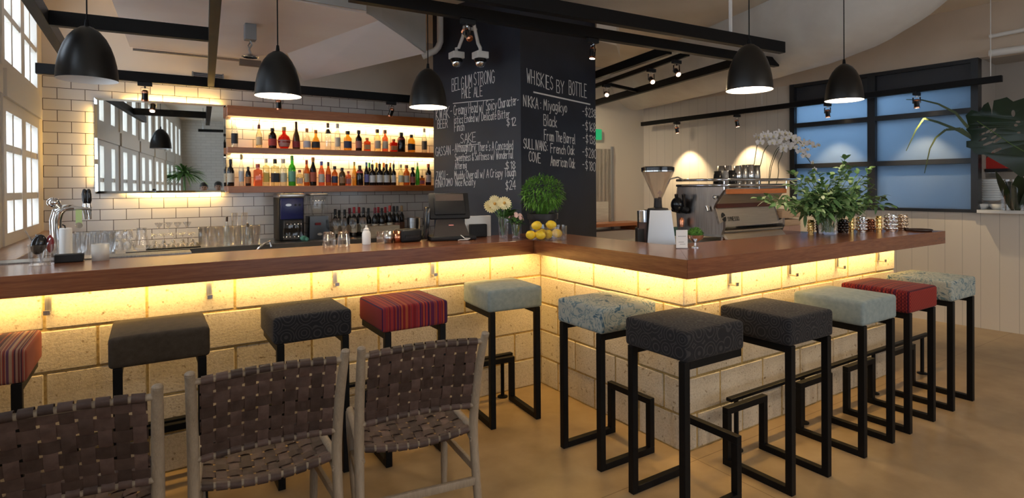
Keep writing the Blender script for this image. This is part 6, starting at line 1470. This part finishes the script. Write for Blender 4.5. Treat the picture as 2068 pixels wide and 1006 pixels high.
for i in range(6): leafmesh(mb, Vector((0, 0, q.z-.05)), Vector((-1, random.uniform(-.5, .5), .2)), .75, .2, .5, 6)
mb.build('foliage', MT['leaf'], t, True)
def person(u, Y, hgt, cloth, label):
    q = mirrored(u, 380, Y); t = thing('person', label, 'person', (q.x, q.y, 0), PI, 'people seen in the mirror')
    k = hgt/1.7
    J = {'pel': (0, 0, .92, .13), 'wai': (0, .0, 1.08, .125), 'che': (0, .01, 1.28, .145), 'nek': (0, .005, 1.42, .052), 'hd0': (0, -.022, 1.505, .064), 'hd1': (0, -.012, 1.585, .088), 'hd2': (0, 0, 1.655, .070)}
    for s, n_ in ((-1, 'l'), (1, 'r')):
        J.update({'sh'+n_: (s*.17, 0, 1.38, .06), 'el'+n_: (s*.22, .02, 1.10, .043), 'wr'+n_: (s*.20, -.12, .90, .03), 'ha'+n_: (s*.19, -.16, .845, .026), 'hp'+n_: (s*.09, 0, .88, .10), 'kn'+n_: (s*.10, -.02, .48, .065), 'an'+n_: (s*.10, .0, .09, .045), 'to'+n_: (s*.11, -.14, .035, .035)})
    E_ = [('pel', 'wai'), ('wai', 'che'), ('che', 'nek'), ('nek', 'hd0'), ('hd0', 'hd1'), ('hd1', 'hd2')]+[e_ for n_ in 'lr' for e_ in (('che', 'sh'+n_), ('sh'+n_, 'el'+n_), ('el'+n_, 'wr'+n_), ('wr'+n_, 'ha'+n_), ('pel', 'hp'+n_), ('hp'+n_, 'kn'+n_), ('kn'+n_, 'an'+n_), ('an'+n_, 'to'+n_))]
    for s, n_ in ((-1, 'l'), (1, 'r')):
        for f_, (dx, ln) in enumerate(((-.027, .062), (-.009, .072), (.009, .068), (.027, .052))):
            J['fa%d%s' % (f_, n_)] = (s*.19+dx*.5, -.185, .82-.004*f_, .0095); J['fb%d%s' % (f_, n_)] = (s*.19+dx*.8, -.19, .82-ln*.6, .0085); J['fc%d%s' % (f_, n_)] = (s*.19+dx*.8, -.178, .82-ln, .0075)
            E_ += [('ha'+n_, 'fa%d%s' % (f_, n_)), ('fa%d%s' % (f_, n_), 'fb%d%s' % (f_, n_)), ('fb%d%s' % (f_, n_), 'fc%d%s' % (f_, n_))]
        J['ta'+n_] = (s*.19-s*.035, -.165, .855, .011); J['tb'+n_] = (s*.19-s*.045, -.185, .815, .009); E_ += [('ha'+n_, 'ta'+n_), ('ta'+n_, 'tb'+n_)]
    names = list(J); me = bpy.data.meshes.new('body'); me.from_pydata([Vector(J[n_][:3])*k for n_ in names], [(names.index(a), names.index(b)) for a, b in E_], [])
    o = bpy.data.objects.new('body', me); COL.objects.link(o); o.parent = t
    o.modifiers.new('s', 'SKIN'); o.modifiers.new('u', 'SUBSURF').levels = 2
    for i, n_ in enumerate(names): me.skin_vertices[0].data[i].radius = (J[n_][3]*k,)*2; me.skin_vertices[0].data[i].use_root = (n_ == 'pel')
    bpy.context.view_layer.update()
    m2 = bpy.data.meshes.new_from_object(o.evaluated_get(bpy.context.evaluated_depsgraph_get())); o.modifiers.clear(); o.data = m2; m2.materials.clear()
    skin = simple('skin', (.45, .26, .18), .5); m2.materials.append(skin); m2.materials.append(simple('dark_clothes', cloth, .8)); m2.shade_smooth()
    for p_ in m2.polygons:
        if p_.center.z < 1.40*k and not (.70*k < p_.center.z < .895*k and p_.center.y < -.118*k and abs(p_.center.x) > .10*k): p_.material_index = 1
    MB().ball((0, .022, 1.622*k), .103*k, 18, .95, 1.02, .92).build('hair', simple('black_hair', (.012, .01, .009), .5), t, True)
    MB().ball((0, -.100*k, 1.555*k), .014, 8, .8, 1, 1.6).ball((-.088*k, .0, 1.56*k), .022, 10, .4, .8, 1.3).ball((.088*k, .0, 1.56*k), .022, 10, .4, .8, 1.3).build('nose_and_ears', skin, t, True)
    MB().ball((-.03, -.088*k, 1.58*k), .010, 8).ball((.03, -.088*k, 1.58*k), .010, 8).build('eyes', MT['blackgloss'], t, True); MB().ball((0, -.088*k, 1.515*k), .018, 10, 1.2, .5, .35).build('mouth', simple('lips', (.35, .12, .10), .5), t, True)
person(412, -2.6, 1.60, (.05, .05, .06), 'person with short black hair standing far back, left of two in the mirror')
person(441, -3.3, 1.63, (.25, .25, .27), 'person with black hair standing far back, right of two in the mirror')
